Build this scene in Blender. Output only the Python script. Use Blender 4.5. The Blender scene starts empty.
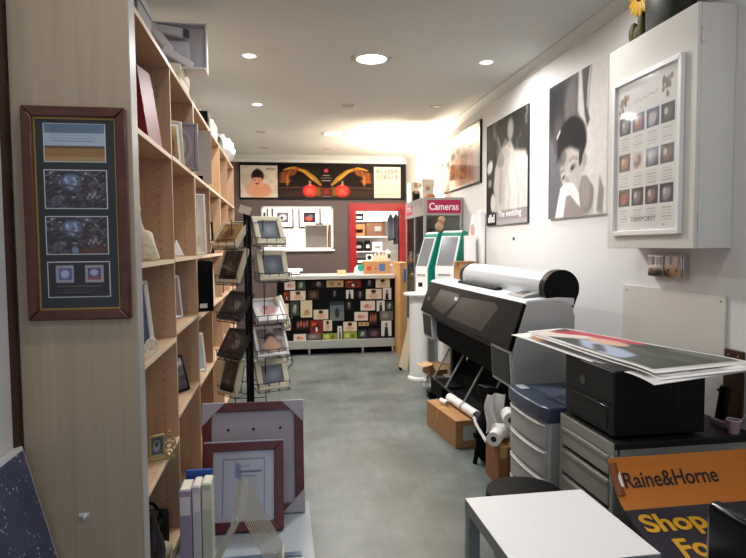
import bpy, bmesh, math, random
import numpy as np
from mathutils import Matrix, Vector, Euler
random.seed(7)
R = math.radians
SC = bpy.context.scene
COL = SC.collection
# ---------------------------------------------------------------- measured camera
CH, CF, CYAW, CPITCH, CROLL = 1.5, 585.0, R(8.80), R(3.21), R(.45)
_fw = Vector((math.sin(CYAW)*math.cos(CPITCH), math.cos(CYAW)*math.cos(CPITCH), -math.sin(CPITCH)))
_rt = Vector((math.cos(CYAW), -math.sin(CYAW), 0))
_up = _rt.cross(_fw)
_rt, _up = _rt*math.cos(CROLL)-_up*math.sin(CROLL), _up*math.cos(CROLL)+_rt*math.sin(CROLL)
def _ray(x, y): return _fw + _rt*((x-373)/CF) + _up*((279-y)/CF)
def onX(x, y, v):
    d = _ray(x, y); return Vector((0, 0, CH)) + d*(v/d.x)
def onY(x, y, v):
    d = _ray(x, y); return Vector((0, 0, CH)) + d*(v/d.y)
# ---------------------------------------------------------------- colours, materials
def lin(c): return c/12.92 if c <= .04045 else ((c+.055)/1.055)**2.4
def h2s(h):
    h = h.lstrip('#'); return tuple(int(h[i:i+2], 16)/255 for i in (0, 2, 4))
def h2l(h): return tuple(lin(c) for c in h2s(h)) + (1,)
def base_mat(name):
    m = bpy.data.materials.new(name); m.use_nodes = True
    nt = m.node_tree; return m, nt, nt.nodes['Principled BSDF']
def M(name, col, rough=.5, metal=0, noise=None, bump=None, coat=0, trans=0, spec=.5, emit=None, alpha=None, ior=None):
    m, nt, b = base_mat(name); N, L = nt.nodes, nt.links
    b.inputs['Base Color'].default_value = h2l(col)
    b.inputs['Roughness'].default_value = rough
    b.inputs['Metallic'].default_value = metal
    b.inputs['Specular IOR Level'].default_value = spec
    b.inputs['Coat Weight'].default_value = coat
    b.inputs['Coat Roughness'].default_value = .08
    b.inputs['Transmission Weight'].default_value = trans
    if ior: b.inputs['IOR'].default_value = ior
    if alpha is not None: b.inputs['Alpha'].default_value = alpha
    if emit:
        b.inputs['Emission Color'].default_value = h2l(emit[0]); b.inputs['Emission Strength'].default_value = emit[1]
    tc = N.new('ShaderNodeTexCoord')
    if noise:
        sc, amt = noise
        n = N.new('ShaderNodeTexNoise'); n.inputs['Scale'].default_value = sc; n.inputs['Detail'].default_value = 5
        L.new(tc.outputs['Object'], n.inputs['Vector'])
        r = N.new('ShaderNodeMapRange')
        r.inputs['From Min'].default_value = .3; r.inputs['From Max'].default_value = .7
        r.inputs['To Min'].default_value = 1-amt; r.inputs['To Max'].default_value = 1+amt
        L.new(n.outputs['Fac'], r.inputs['Value'])
        mx = N.new('ShaderNodeMix'); mx.data_type = 'RGBA'; mx.blend_type = 'MULTIPLY'; mx.inputs[0].default_value = 1
        mx.inputs[6].default_value = h2l(col); L.new(r.outputs[0], mx.inputs[7]); L.new(mx.outputs[2], b.inputs['Base Color'])
    if bump:
        sc, st = bump
        n2 = N.new('ShaderNodeTexNoise'); n2.inputs['Scale'].default_value = sc; n2.inputs['Detail'].default_value = 4
        L.new(tc.outputs['Object'], n2.inputs['Vector'])
        bp = N.new('ShaderNodeBump'); bp.inputs['Strength'].default_value = st; bp.inputs['Distance'].default_value = .005
        L.new(n2.outputs['Fac'], bp.inputs['Height']); L.new(bp.outputs['Normal'], b.inputs['Normal'])
    return m
def WOOD(name, c1, c2, scale=(30, 30, 1.6), rough=.45, coat=0, dist=.6):
    m, nt, b = base_mat(name); N, L = nt.nodes, nt.links
    b.inputs['Roughness'].default_value = rough; b.inputs['Coat Weight'].default_value = coat
    b.inputs['Coat Roughness'].default_value = .15
    tc = N.new('ShaderNodeTexCoord'); mp = N.new('ShaderNodeMapping'); mp.inputs['Scale'].default_value = scale
    L.new(tc.outputs['Object'], mp.inputs['Vector'])
    n = N.new('ShaderNodeTexNoise'); n.inputs['Scale'].default_value = 1; n.inputs['Detail'].default_value = 6
    n.inputs['Roughness'].default_value = .62; n.inputs['Distortion'].default_value = dist
    L.new(mp.outputs['Vector'], n.inputs['Vector'])
    r = N.new('ShaderNodeValToRGB'); r.color_ramp.elements[0].position = .32; r.color_ramp.elements[1].position = .68
    r.color_ramp.elements[0].color = h2l(c1); r.color_ramp.elements[1].color = h2l(c2)
    L.new(n.outputs['Fac'], r.inputs['Fac']); L.new(r.outputs['Color'], b.inputs['Base Color'])
    return m
def PRINT(name, rough, coat=0, spec=.4, ior=1.5):
    m, nt, b = base_mat(name); a = nt.nodes.new('ShaderNodeAttribute'); a.attribute_name = 'Col'
    nt.links.new(a.outputs['Color'], b.inputs['Base Color']); b.inputs['Roughness'].default_value = rough
    b.inputs['Coat Weight'].default_value = coat; b.inputs['Coat Roughness'].default_value = .06; b.inputs['Specular IOR Level'].default_value = spec; b.inputs['IOR'].default_value = ior
    return m
print_satin = PRINT('print_satin', .55, 0, .5, 1.18); print_gloss = PRINT('print_under_glass', .5, 1.0); print_matt = PRINT('print_matt', .45, 0, .3)
# ---------------------------------------------------------------- mesh builder
class MB:
    def __init__(s): s.v = []; s.f = []; s.m = []
    def add(s, vs, fs, m=0):
        o = len(s.v); s.v += [Vector(p) for p in vs]
        for f in fs: s.f.append([o+i for i in f]); s.m.append(m)
        return s
    def box(s, x0, y0, z0, x1, y1, z1, m=0):
        x0, x1 = min(x0, x1), max(x0, x1); y0, y1 = min(y0, y1), max(y0, y1); z0, z1 = min(z0, z1), max(z0, z1)
        return s.add([(x0,y0,z0),(x1,y0,z0),(x1,y1,z0),(x0,y1,z0),(x0,y0,z1),(x1,y0,z1),(x1,y1,z1),(x0,y1,z1)],
                     [(0,3,2,1),(4,5,6,7),(0,1,5,4),(1,2,6,5),(2,3,7,6),(3,0,4,7)], m)
    def obox(s, c, size, rot=(0,0,0), m=0):
        mat = Matrix.Translation(c) @ Euler(rot).to_matrix().to_4x4(); a, b, d = [q/2 for q in size]
        t = MB().box(-a,-b,-d,a,b,d); return s.add([mat @ p for p in t.v], t.f, m)
    def cyl(s, p0, p1, r0, r1=None, n=18, m=0):
        r1 = r0 if r1 is None else r1; p0, p1 = Vector(p0), Vector(p1); d = (p1-p0).normalized()
        a = d.orthogonal().normalized(); b = d.cross(a)
        ring = lambda p, r: [p + (a*math.cos(t)+b*math.sin(t))*r for t in [2*math.pi*i/n for i in range(n)]]
        return s.add(ring(p0, r0)+ring(p1, r1), [(i,(i+1)%n,n+(i+1)%n,n+i) for i in range(n)]+[tuple(range(n))[::-1], tuple(range(n,2*n))], m)
    def tube(s, pts, r, n=8, m=0, closed=False):
        pts = [Vector(p) for p in pts]; k = len(pts); vs = []; ref = None
        for i, p in enumerate(pts):
            if closed: d = pts[(i+1)%k]-pts[i-1]
            else: d = (pts[min(i+1,k-1)]-pts[max(i-1,0)])
            d.normalize()
            if ref is None: ref = d.orthogonal()
            a = (ref - d*ref.dot(d)); a = a.normalized() if a.length > 1e-5 else d.orthogonal().normalized()
            ref = a; b = d.cross(a)
            vs += [p+(a*math.cos(2*math.pi*j/n)+b*math.sin(2*math.pi*j/n))*r for j in range(n)]
        fs = [(i*n+j, i*n+(j+1)%n, ((i+1)%k)*n+(j+1)%n, ((i+1)%k)*n+j) for i in range(k if closed else k-1) for j in range(n)]
        if not closed: fs += [tuple(range(n))[::-1], tuple(range((k-1)*n, k*n))]
        return s.add(vs, fs, m)
    def prism(s, poly, axis, a0, a1, m=0):
        k = len(poly)
        def P(q, a): return {'y': (q[0], a, q[1]), 'z': (q[0], q[1], a), 'x': (a, q[0], q[1])}[axis]
        return s.add([P(q, a0) for q in poly]+[P(q, a1) for q in poly],
                     [(i,(i+1)%k,k+(i+1)%k,k+i) for i in range(k)]+[tuple(range(k))[::-1], tuple(range(k,2*k))], m)
    def lathe(s, prof, c, n=24, m=0, sx=1, sy=1):
        vs = []; k = len(prof)
        for r, z in prof: vs += [(c[0]+sx*r*math.cos(2*math.pi*j/n), c[1]+sy*r*math.sin(2*math.pi*j/n), c[2]+z) for j in range(n)]
        fs = [(i*n+j, i*n+(j+1)%n, (i+1)*n+(j+1)%n, (i+1)*n+j) for i in range(k-1) for j in range(n)]
        return s.add(vs, fs+[tuple(range(n))[::-1], tuple(range((k-1)*n, k*n))], m)
    def ball(s, c, rx, ry, rz, n=16, m=0):
        prof = [(max(math.sin(math.pi*i/10), .02), -math.cos(math.pi*i/10)) for i in range(11)]
        t = MB().lathe(prof, (0,0,0), n); return s.add([(c[0]+p.x*rx, c[1]+p.y*ry, c[2]+p.z*rz) for p in t.v], t.f, m)
    def xf(s, mat): s.v = [mat @ p for p in s.v]; return s
    def sheet(s, fn, nu, nv, t, m=0):
        g = [[Vector(fn(i/nu, j/nv)) for i in range(nu+1)] for j in range(nv+1)]; top = []; bot = []
        for j in range(nv+1):
            for i in range(nu+1):
                du = g[j][min(i+1,nu)]-g[j][max(i-1,0)]; dv = g[min(j+1,nv)][i]-g[max(j-1,0)][i]
                n = du.cross(dv).normalized(); top.append(g[j][i]); bot.append(g[j][i]-n*t)
        W = nu+1; K = len(top); fs = []
        for j in range(nv):
            for i in range(nu):
                a = j*W+i; fs += [(a,a+1,a+1+W,a+W), (K+a,K+a+W,K+a+1+W,K+a+1)]
        edge = [i for i in range(nu)]+[j*W+nu for j in range(nv)]+[nv*W+i for i in range(nu,0,-1)]+[j*W for j in range(nv,0,-1)]
        for q in range(len(edge)):
            a, b = edge[q], edge[(q+1)%len(edge)]; fs.append((a, K+a, K+b, b))
        return s.add(top+bot, fs, m)
def wmat(o):
    m = Matrix.Identity(4)
    while o is not None: m = o.matrix_basis @ m; o = o.parent
    return m
def link(o, parent=None):
    COL.objects.link(o)
    if parent is not None: o.parent = parent
    return o
def mesh_obj(name, mb, mats, parent=None, bev=0, ang=35, local=False, seg=2):
    me = bpy.data.meshes.new(name); vs = mb.v
    if parent is not None and not local:
        inv = wmat(parent).inverted(); vs = [inv @ p for p in vs]
    me.from_pydata([tuple(p) for p in vs], [], mb.f)
    for mt in (mats if isinstance(mats, (list, tuple)) else [mats]): me.materials.append(mt)
    for p, mi in zip(me.polygons, mb.m): p.material_index = mi
    bm = bmesh.new(); bm.from_mesh(me); bmesh.ops.recalc_face_normals(bm, faces=bm.faces); bm.to_mesh(me); bm.free()
    me.shade_smooth(); me.set_sharp_from_angle(angle=R(ang))
    o = link(bpy.data.objects.new(name, me), parent)
    if bev:
        b = o.modifiers.new('bevel', 'BEVEL'); b.width = bev; b.segments = seg; b.limit_method = 'ANGLE'; b.angle_limit = R(40)
    return o
part = lambda parent, name, mb, mats, **k: mesh_obj(name, mb, mats, parent, **k)
def tag(o, label=None, cat=None, group=None, kind=None):
    if label: o['label'] = label
    if cat: o['category'] = cat
    if group: o['group'] = group
    if kind: o['kind'] = kind
    return o
def thing(name, label, cat, loc=(0,0,0), rz=0, group=None, tilt=0):
    o = bpy.data.objects.new(name, None); link(o); o.empty_display_size = .05
    o.location = loc; o.rotation_euler = (tilt, 0, rz); return tag(o, label, cat, group)
def solo(name, label, cat, mb, mats, group=None, **k): return tag(mesh_obj(name, mb, mats, None, **k), label, cat, group)
def struct(name, mb, mats, parent=None, **k):
    o = mesh_obj(name, mb, mats, parent, **k); o['kind'] = 'structure'; return o
def dup(o, parent=None, loc=None, label=None):
    c = o.copy(); COL.objects.link(c)
    if parent is not None: c.parent = parent
    if loc is not None: c.location = loc
    if label: c['label'] = label
    for ch in list(o.children): dup(ch, c)
    return c
# ---------------------------------------------------------------- printed pictures: colour per vertex of a fine grid
def seg_d(U, V, a, b):
    ax, ay = a; bx, by = b; dx, dy = bx-ax, by-ay; L = dx*dx+dy*dy+1e-12
    t = np.clip(((U-ax)*dx+(V-ay)*dy)/L, 0, 1); return np.hypot(U-ax-t*dx, V-ay-t*dy)
def vnoise(U, V, sc, seed):
    rs = np.random.RandomState(seed); n = 64; g = rs.rand(n, n)
    x = U*sc; y = V*sc; xi = np.floor(x).astype(int); yi = np.floor(y).astype(int); fx = x-xi; fy = y-yi
    fx = fx*fx*(3-2*fx); fy = fy*fy*(3-2*fy); G = lambda a, b: g[a % n, b % n]
    return (G(xi,yi)*(1-fx)+G(xi+1,yi)*fx)*(1-fy)+(G(xi,yi+1)*(1-fx)+G(xi+1,yi+1)*fx)*fy
def paint(nx, ny, layers):
    u = np.linspace(0, 1, nx); v = np.linspace(0, 1, ny); U, V = np.meshgrid(u, v); C = np.ones((ny, nx, 3))
    sm = lambda t: np.clip(t, 0, 1)**2*(3-2*np.clip(t, 0, 1))
    def put(mask, col, al=1.0):
        nonlocal C; c = np.array(h2s(col)); k = (mask*al)[..., None]; C = C*(1-k)+c*k
    for l in layers:
        k = l[0]
        if k == 'bg': C[:] = np.array(h2s(l[1]))
        elif k == 'gv': C[:] = np.array(h2s(l[1]))*(1-V)[..., None]+np.array(h2s(l[2]))*V[..., None]
        elif k == 'gu': C[:] = np.array(h2s(l[1]))*(1-U)[..., None]+np.array(h2s(l[2]))*U[..., None]
        elif k == 'e':
            _, cx, cy, rx, ry, dg, so, col = l[:8]; al = l[8] if len(l) > 8 else 1
            a = R(dg); x = (U-cx)*math.cos(a)+(V-cy)*math.sin(a); y = -(U-cx)*math.sin(a)+(V-cy)*math.cos(a)
            d = np.hypot(x/rx, y/ry); put(sm((1-d)/so+.5), col, al)
        elif k == 'p':
            _, pts, so, col = l[:4]; al = l[4] if len(l) > 4 else 1
            ins = np.zeros_like(U, bool); D = np.full_like(U, 9.)
            for i in range(len(pts)):
                a, b = pts[i], pts[(i+1) % len(pts)]; D = np.minimum(D, seg_d(U, V, a, b))
                with np.errstate(divide='ignore', invalid='ignore'):
                    c = ((a[1] > V) != (b[1] > V)) & (U < (b[0]-a[0])*(V-a[1])/(b[1]-a[1]+1e-12)+a[0])
                ins ^= c
            put(sm(np.where(ins, D, -D)/so+.5), col, al)
        elif k == 'r':
            _, x0, y0, x1, y1, col = l[:6]; al = l[6] if len(l) > 6 else 1
            put(((U >= x0) & (U <= x1) & (V >= y0) & (V <= y1)).astype(float), col, al)
        elif k == 'l':
            _, pts, w, so, col = l[:5]; al = l[5] if len(l) > 5 else 1; D = np.full_like(U, 9.)
            for a, b in zip(pts[:-1], pts[1:]): D = np.minimum(D, seg_d(U, V, a, b))
            put(sm((w-D)/so+.5), col, al)
        elif k == 'n':
            f = 1+(vnoise(U, V, l[1], int(l[1]))-.5)*2*l[2]; C = np.clip(C*f[..., None], 0, 1)
        elif k == 'nc':     # colour noise between transparent and a colour
            put(sm((vnoise(U, V, l[1], l[4] if len(l) > 4 else 3)-l[3])/.25), l[2])
    return C
def picture(name, P, nx, layers, parent=None, mat=None, ny=None, local=False):
    """P(u,v) -> point; the face looks along dP/du x dP/dv"""
    p00, p10, p01 = Vector(P(0,0)), Vector(P(1,0)), Vector(P(0,1))
    ny = ny or max(3, int(nx*(p01-p00).length/(p10-p00).length)); C = paint(nx, ny, layers)
    vs = [Vector(P(i/(nx-1), j/(ny-1))) for j in range(ny) for i in range(nx)]
    if parent is not None and not local:
        inv = wmat(parent).inverted(); vs = [inv @ p for p in vs]
    fs = [(j*nx+i, j*nx+i+1, (j+1)*nx+i+1, (j+1)*nx+i) for j in range(ny-1) for i in range(nx-1)]
    me = bpy.data.meshes.new(name); me.from_pydata([tuple(p) for p in vs], [], fs)
    Cl = np.where(C <= .04045, C/12.92, ((C+.055)/1.055)**2.4); rgba = np.ones((ny*nx, 4), np.float32); rgba[:, :3] = Cl.reshape(-1, 3)
    at = me.color_attributes.new('Col', 'FLOAT_COLOR', 'POINT'); at.data.foreach_set('color', rgba.ravel())
    me.materials.append(mat or print_satin); me.shade_smooth()
    return link(bpy.data.objects.new(name, me), parent)
def bil(a, b, c, d):
    a, b, c, d = map(Vector, (a, b, c, d)); return lambda u, v: (a*(1-u)+b*u)*(1-v)+(d*(1-u)+c*u)*v
def lettering(txt, size, P, parent, mat, name='lettering', bold=0, align='LEFT', w=None, cuts=0, ext=.0008):
    """flat letters laid out in (s,t) metres, carried onto the surface point P(s,t)"""
    cu = bpy.data.curves.new(name, 'FONT'); cu.body = txt; cu.size = size; cu.offset = bold; cu.align_x = align
    o = bpy.data.objects.new(name, cu); COL.objects.link(o); bpy.context.view_layer.update()
    dg = bpy.context.evaluated_depsgraph_get(); me = bpy.data.meshes.new_from_object(o.evaluated_get(dg))
    bpy.data.objects.remove(o); bm = bmesh.new(); bm.from_mesh(me)
    if cuts: bmesh.ops.subdivide_edges(bm, edges=[e for e in bm.edges if e.calc_length() > size*.15], cuts=cuts)
    xs = [v.co.x for v in bm.verts]; k = 1.0
    if w and xs: k = w/(max(xs)-min(xs))
    inv = wmat(parent).inverted() if parent else Matrix.Identity(4)
    for v in bm.verts: v.co = inv @ Vector(P(v.co.x*k, v.co.y))
    me.clear_geometry(); bm.to_mesh(me); bm.free(); me.materials.clear(); me.materials.append(mat)
    return link(bpy.data.objects.new(name, me), parent)
# light levels (watts) and exposure
P_BIG, P_SM, P_BIG2, P_FR, P_BAT, P_RM, P_DAY, EXPO = 44, 12, 52, 3.5, 170, 90, .75, 0.1
# ---------------------------------------------------------------- materials
wall_white = M('wall_paint', '#e2e1df', .6, noise=(1.2,.02), bump=(60,.05))
ceil_white = M('ceiling_paint', '#c6c8c4', .7, noise=(.8,.02))
taupe = M('taupe_paint', '#574a49', .6, noise=(2,.04))
room_white = M('back_room_paint', '#ece9e4', .6)
red_paint = M('red_gloss_paint', '#9c1219', .35)
beech = WOOD('beech_board', '#bd9976', '#cbab8a', (26,26,1.4))
beech_edge = WOOD('beech_edge', '#e0c6a6', '#ead4b8', (26,2,26))
maple = WOOD('maple_laminate', '#bda98d', '#cbb79b', (22,22,.8), .4)
edge_cold_light = M('cold_lit_edge', '#a7a5a2', .4)  # colder light on the end panel's edge, put into the colour
hole_mat = M('pin_hole', '#5b3a22', .8)
mahogany = WOOD('mahogany_frame', '#4a2014', '#6b3220', (14,14,14), .3, coat=.5)
red_wood = WOOD('reddish_wood', '#56211a', '#713026', (18,18,18), .35, coat=.3)
pine = WOOD('pine_board', '#b98750', '#cc9c63', (22,22,1.3), .5)
carton_m = M('brown_cardboard', '#a97c4f', .8, noise=(9,.06))
carton_d = M('dark_cardboard', '#8d5a34', .8, noise=(9,.06))
tape_m = M('packing_tape', '#b98f58', .35)
black = M('black_plastic', '#0c0c0d', .4, ior=1.25, noise=(30,.1))
black_gloss = M('black_gloss', '#0a0b0c', .15, ior=1.35)
black_matt = M('black_matt', '#0b0b0b', .8, ior=1.2)
wire_black = M('black_wire', '#141414', .35)
dark_grey = M('dark_grey_plastic', '#232425', .5)
cream = M('cream_plastic', '#d9d2b6', .45)
cream_paper = M('cream_paper', '#e6dfca', .7)
white_paper = M('white_paper', '#efeeea', .7)
white_gloss = M('white_gloss', '#f1f1ef', .3)
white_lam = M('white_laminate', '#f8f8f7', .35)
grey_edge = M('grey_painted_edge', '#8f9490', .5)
lt_grey = M('light_grey_plastic', '#a9a9a6', .45)
mid_grey = M('mid_grey_plastic', '#8b8c8a', .5)
silver = M('silver_plastic', '#c3c8cd', .3, metal=.3)
chrome = M('chrome', '#d8d2cc', .15, metal=1)
alu = M('brushed_aluminium', '#a9aba6', .35, metal=.6)
metal_beige = M('beige_metal', '#d3cdb8', .35, metal=.3)
navy = M('navy_plastic', '#39435a', .3)
teal = M('teal_plastic', '#17907a', .4)
crimson = M('crimson_sign', '#b01849', .4)
glass_m, _nt, _b = base_mat('clear_glass')
_tr = _nt.nodes.new('ShaderNodeBsdfTransparent'); _tr.inputs['Color'].default_value = (.93,.96,.94,1)
_gl = _nt.nodes.new('ShaderNodeBsdfGlossy'); _gl.inputs['Roughness'].default_value = .02; _fr = _nt.nodes.new('ShaderNodeFresnel'); _mx = _nt.nodes.new('ShaderNodeMixShader')
_nt.links.new(_fr.outputs[0], _mx.inputs[0]); _nt.links.new(_tr.outputs[0], _mx.inputs[1]); _nt.links.new(_gl.outputs[0], _mx.inputs[2])
_nt.links.new(_mx.outputs[0], _nt.nodes['Material Output'].inputs['Surface'])
smoke_win = M('smoked_window', '#20211e', .22, ior=1.35)
gold_fillet = M('gold_fillet', '#c2a25a', .35, metal=.6)
ink_yellow = M('yellow_ink', '#e0a51c', .5)
ink_black = M('black_ink', '#16110f', .5)
ink_white = M('white_ink', '#f4f0f2', .5)
ink_grey = M('grey_ink', '#6e6a68', .6)
lilac_card = M('lilac_grey_card', '#b7b2bb', .7)
plastic_film = M('plastic_film', '#e9e9ea', .25, noise=(20,.05))
blue_plastic = M('blue_plastic', '#1c4fa8', .4)
stone_cream = M('cream_stone', '#d8ccb2', .7, noise=(40,.15), bump=(90,.5))
screen_grey = M('grey_screen', '#7d7f84', .2, coat=.4)
teak_dark = WOOD('dark_wood_plate', '#3a1e12', '#4c2a1a', (12,12,3), .5)
def lamp_mat(name, col, st): return M(name, '#ffffff', .5, emit=(col, st))
lamp_big = lamp_mat('lamp_diffuser_large', '#fff3df', 14); lamp_small = lamp_mat('lamp_diffuser', '#fff6e8', 9)
lamp_off = M('lamp_unlit', '#b9b4ab', .3)
# floor: worn grey-green sealed concrete
m, nt, b = base_mat('sealed_concrete'); N, L = nt.nodes, nt.links
tc = N.new('ShaderNodeTexCoord')
n1 = N.new('ShaderNodeTexNoise'); n1.inputs['Scale'].default_value = 1.9; n1.inputs['Detail'].default_value = 8; n1.inputs['Roughness'].default_value = .65
n2 = N.new('ShaderNodeTexNoise'); n2.inputs['Scale'].default_value = .7; n2.inputs['Detail'].default_value = 3
rp = N.new('ShaderNodeValToRGB'); rp.color_ramp.elements[0].position = .36; rp.color_ramp.elements[1].position = .66
rp.color_ramp.elements[0].color = h2l('#4c5451'); rp.color_ramp.elements[1].color = h2l('#737b78')
mx = N.new('ShaderNodeMix'); mx.data_type = 'RGBA'; mx.inputs[7].default_value = h2l('#68625a')
mr = N.new('ShaderNodeMapRange'); mr.inputs['From Min'].default_value = .5; mr.inputs['From Max'].default_value = .75; mr.inputs['To Max'].default_value = .6
L.new(tc.outputs['Object'], n1.inputs['Vector']); L.new(tc.outputs['Object'], n2.inputs['Vector'])
L.new(n1.outputs['Fac'], rp.inputs['Fac']); L.new(rp.outputs['Color'], mx.inputs[6]); L.new(n2.outputs['Fac'], mr.inputs['Value'])
L.new(mr.outputs[0], mx.inputs[0])
mp = N.new('ShaderNodeMapping'); mp.inputs['Scale'].default_value = (7,.9,1); L.new(tc.outputs['Object'], mp.inputs['Vector'])
n3 = N.new('ShaderNodeTexNoise'); n3.inputs['Scale'].default_value = 2.2; n3.inputs['Detail'].default_value = 9; n3.inputs['Roughness'].default_value = .7; L.new(mp.outputs['Vector'], n3.inputs['Vector'])
m3 = N.new('ShaderNodeMapRange'); m3.inputs['From Min'].default_value = .35; m3.inputs['From Max'].default_value = .7; m3.inputs['To Min'].default_value = .88; m3.inputs['To Max'].default_value = 1.14; L.new(n3.outputs['Fac'], m3.inputs['Value'])
mm = N.new('ShaderNodeMix'); mm.data_type = 'RGBA'; mm.blend_type = 'MULTIPLY'; mm.inputs[0].default_value = 1; L.new(mx.outputs[2], mm.inputs[6]); L.new(m3.outputs[0], mm.inputs[7]); L.new(mm.outputs[2], b.inputs['Base Color'])
rr = N.new('ShaderNodeMapRange'); rr.inputs['To Min'].default_value = .28; rr.inputs['To Max'].default_value = .5
L.new(n1.outputs['Fac'], rr.inputs['Value']); L.new(rr.outputs[0], b.inputs['Roughness'])
concrete = m
# starry canvas
m, nt, b = base_mat('starry_print'); N, L = nt.nodes, nt.links
tc = N.new('ShaderNodeTexCoord'); vo = N.new('ShaderNodeTexVoronoi'); vo.inputs['Scale'].default_value = 60
L.new(tc.outputs['Object'], vo.inputs['Vector'])
rp = N.new('ShaderNodeValToRGB'); rp.color_ramp.elements[0].position = .16; rp.color_ramp.elements[1].position = .30
rp.color_ramp.elements[0].color = h2l('#c9d3e4'); rp.color_ramp.elements[1].color = (0,0,0,1); L.new(vo.outputs['Distance'], rp.inputs['Fac'])
nz = N.new('ShaderNodeTexNoise'); nz.inputs['Scale'].default_value = 3.5; L.new(tc.outputs['Object'], nz.inputs['Vector'])
r2 = N.new('ShaderNodeValToRGB'); r2.color_ramp.elements[0].color = h2l('#3a4560'); r2.color_ramp.elements[1].color = h2l('#53577a'); r2.color_ramp.elements[0].position=.35; r2.color_ramp.elements[1].position=.65
L.new(nz.outputs['Fac'], r2.inputs['Fac'])
nk = N.new('ShaderNodeTexNoise'); nk.inputs['Scale'].default_value = 16; L.new(tc.outputs['Object'], nk.inputs['Vector'])
rk = N.new('ShaderNodeMapRange'); rk.inputs['From Min'].default_value=.42; rk.inputs['From Max'].default_value=.65; L.new(nk.outputs['Fac'], rk.inputs['Value'])
ml = N.new('ShaderNodeMix'); ml.data_type='RGBA'; ml.blend_type='MULTIPLY'; ml.inputs[0].default_value=1
L.new(rp.outputs['Color'], ml.inputs[6]); L.new(rk.outputs[0], ml.inputs[7])
ad = N.new('ShaderNodeMix'); ad.data_type='RGBA'; ad.blend_type='ADD'; ad.inputs[0].default_value=1
L.new(r2.outputs['Color'], ad.inputs[6]); L.new(ml.outputs[2], ad.inputs[7]); L.new(ad.outputs[2], b.inputs['Base Color']); b.inputs['Roughness'].default_value=.4
starry = m
# ---------------------------------------------------------------- the room
XL, XR, YB, YF, ZC = -.911, 2.1, 9.8, -2.6, 3.0
struct('floor', MB().box(-3,YF,-.1,4,13.2,0), concrete)
struct('ceiling', MB().box(-3,YF,ZC,4,13.2,ZC+.1), ceil_white)
struct('wall_left', MB().box(XL-.15,YF,0,XL,YB,ZC), wall_white)
struct('wall_right', MB().box(XR,YF,0,XR+.15,YB,ZC), wall_white)
wx0, wx1, wz0, wz1 = -.33, .85, 1.455, 2.165      # service window
dx0, dx1, dz1 = 1.235, 1.98, 2.1                  # doorway
wb = MB()
wb.box(XL-.15,YB,0,wx0,YB+.12,2.9); wb.box(wx0,YB,0,wx1,YB+.12,wz0); wb.box(wx0,YB,wz1,wx1,YB+.12,2.9)
wb.box(wx1,YB,0,dx0,YB+.12,2.9); wb.box(dx0,YB,dz1,dx1,YB+.12,2.9); wb.box(dx1,YB,0,XR+.15,YB+.12,2.9)
struct('wall_back', wb, taupe)
struct('trim_1', MB().box(XL,YB-.012,2.885,XR,YB+.12,ZC), wall_white)
def cove(a, b): return [(a,b)]+[(0,0)]
prof = lambda s, x: [(x,2.925),(x+s*.01,2.925),(x+s*.02,2.948),(x+s*.045,2.976),(x+s*.066,2.988),(x+s*.068,3.0),(x,3.0)]
struct('trim_2', MB().prism(prof(1,XL),'y',YF,YB), ceil_white)
struct('trim_3', MB().prism(prof(-1,XR),'y',YF,YB), ceil_white)
struct('trim_4', MB().prism([(YB-.012-(q[0]-XL),q[1]) for q in prof(1,XL)],'x',XL,XR), ceil_white)
# frames of the openings
w1 = thing('window_1','white framed service window in the taupe back wall','window',(.26,YB,wz0)); w1['kind']='structure'
fr = MB(); t = .035
fr.box(wx0,YB-.015,wz0,wx1,YB+.13,wz0+.03); fr.box(wx0,YB-.015,wz1-.03,wx1,YB+.13,wz1); fr.box(wx0,YB-.015,wz0,wx0+.03,YB+.13,wz1); fr.box(wx1-.03,YB-.015,wz0,wx1,YB+.13,wz1)
part(w1,'window_frame',fr,white_gloss)
part(w1,'window_sill',MB().box(wx0-.02,YB-.06,wz0-.03,wx1+.02,YB+.13,wz0),white_gloss)
d1 = thing('door_1','red painted frame round the open doorway in the back wall','door frame',(1.6,YB,0)); d1['kind']='structure'
part(d1,'door_head',MB().box(1.115,YB-.03,2.095,XR,YB+.13,2.22),red_paint)
part(d1,'door_jamb',MB().box(1.115,YB-.03,0,1.235,YB+.13,2.095),red_paint)
part(d1,'door_jamb',MB().box(1.98,YB-.03,0,XR,YB+.13,2.095),red_paint)
# room beyond
struct('wall_far', MB().box(-1.6,12.6,0,3.2,12.7,ZC), room_white)
struct('wall_far_left', MB().box(-1.7,YB+.12,0,-1.6,12.6,ZC), room_white)
struct('wall_far_right', MB().box(3.2,YB+.12,0,3.3,12.6,ZC), room_white)
# dark trim post at the near end of the left wall
struct('trim_5', MB().box(XL,2.112,0,XL+.012,2.149,ZC-.08), teak_dark)
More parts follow.
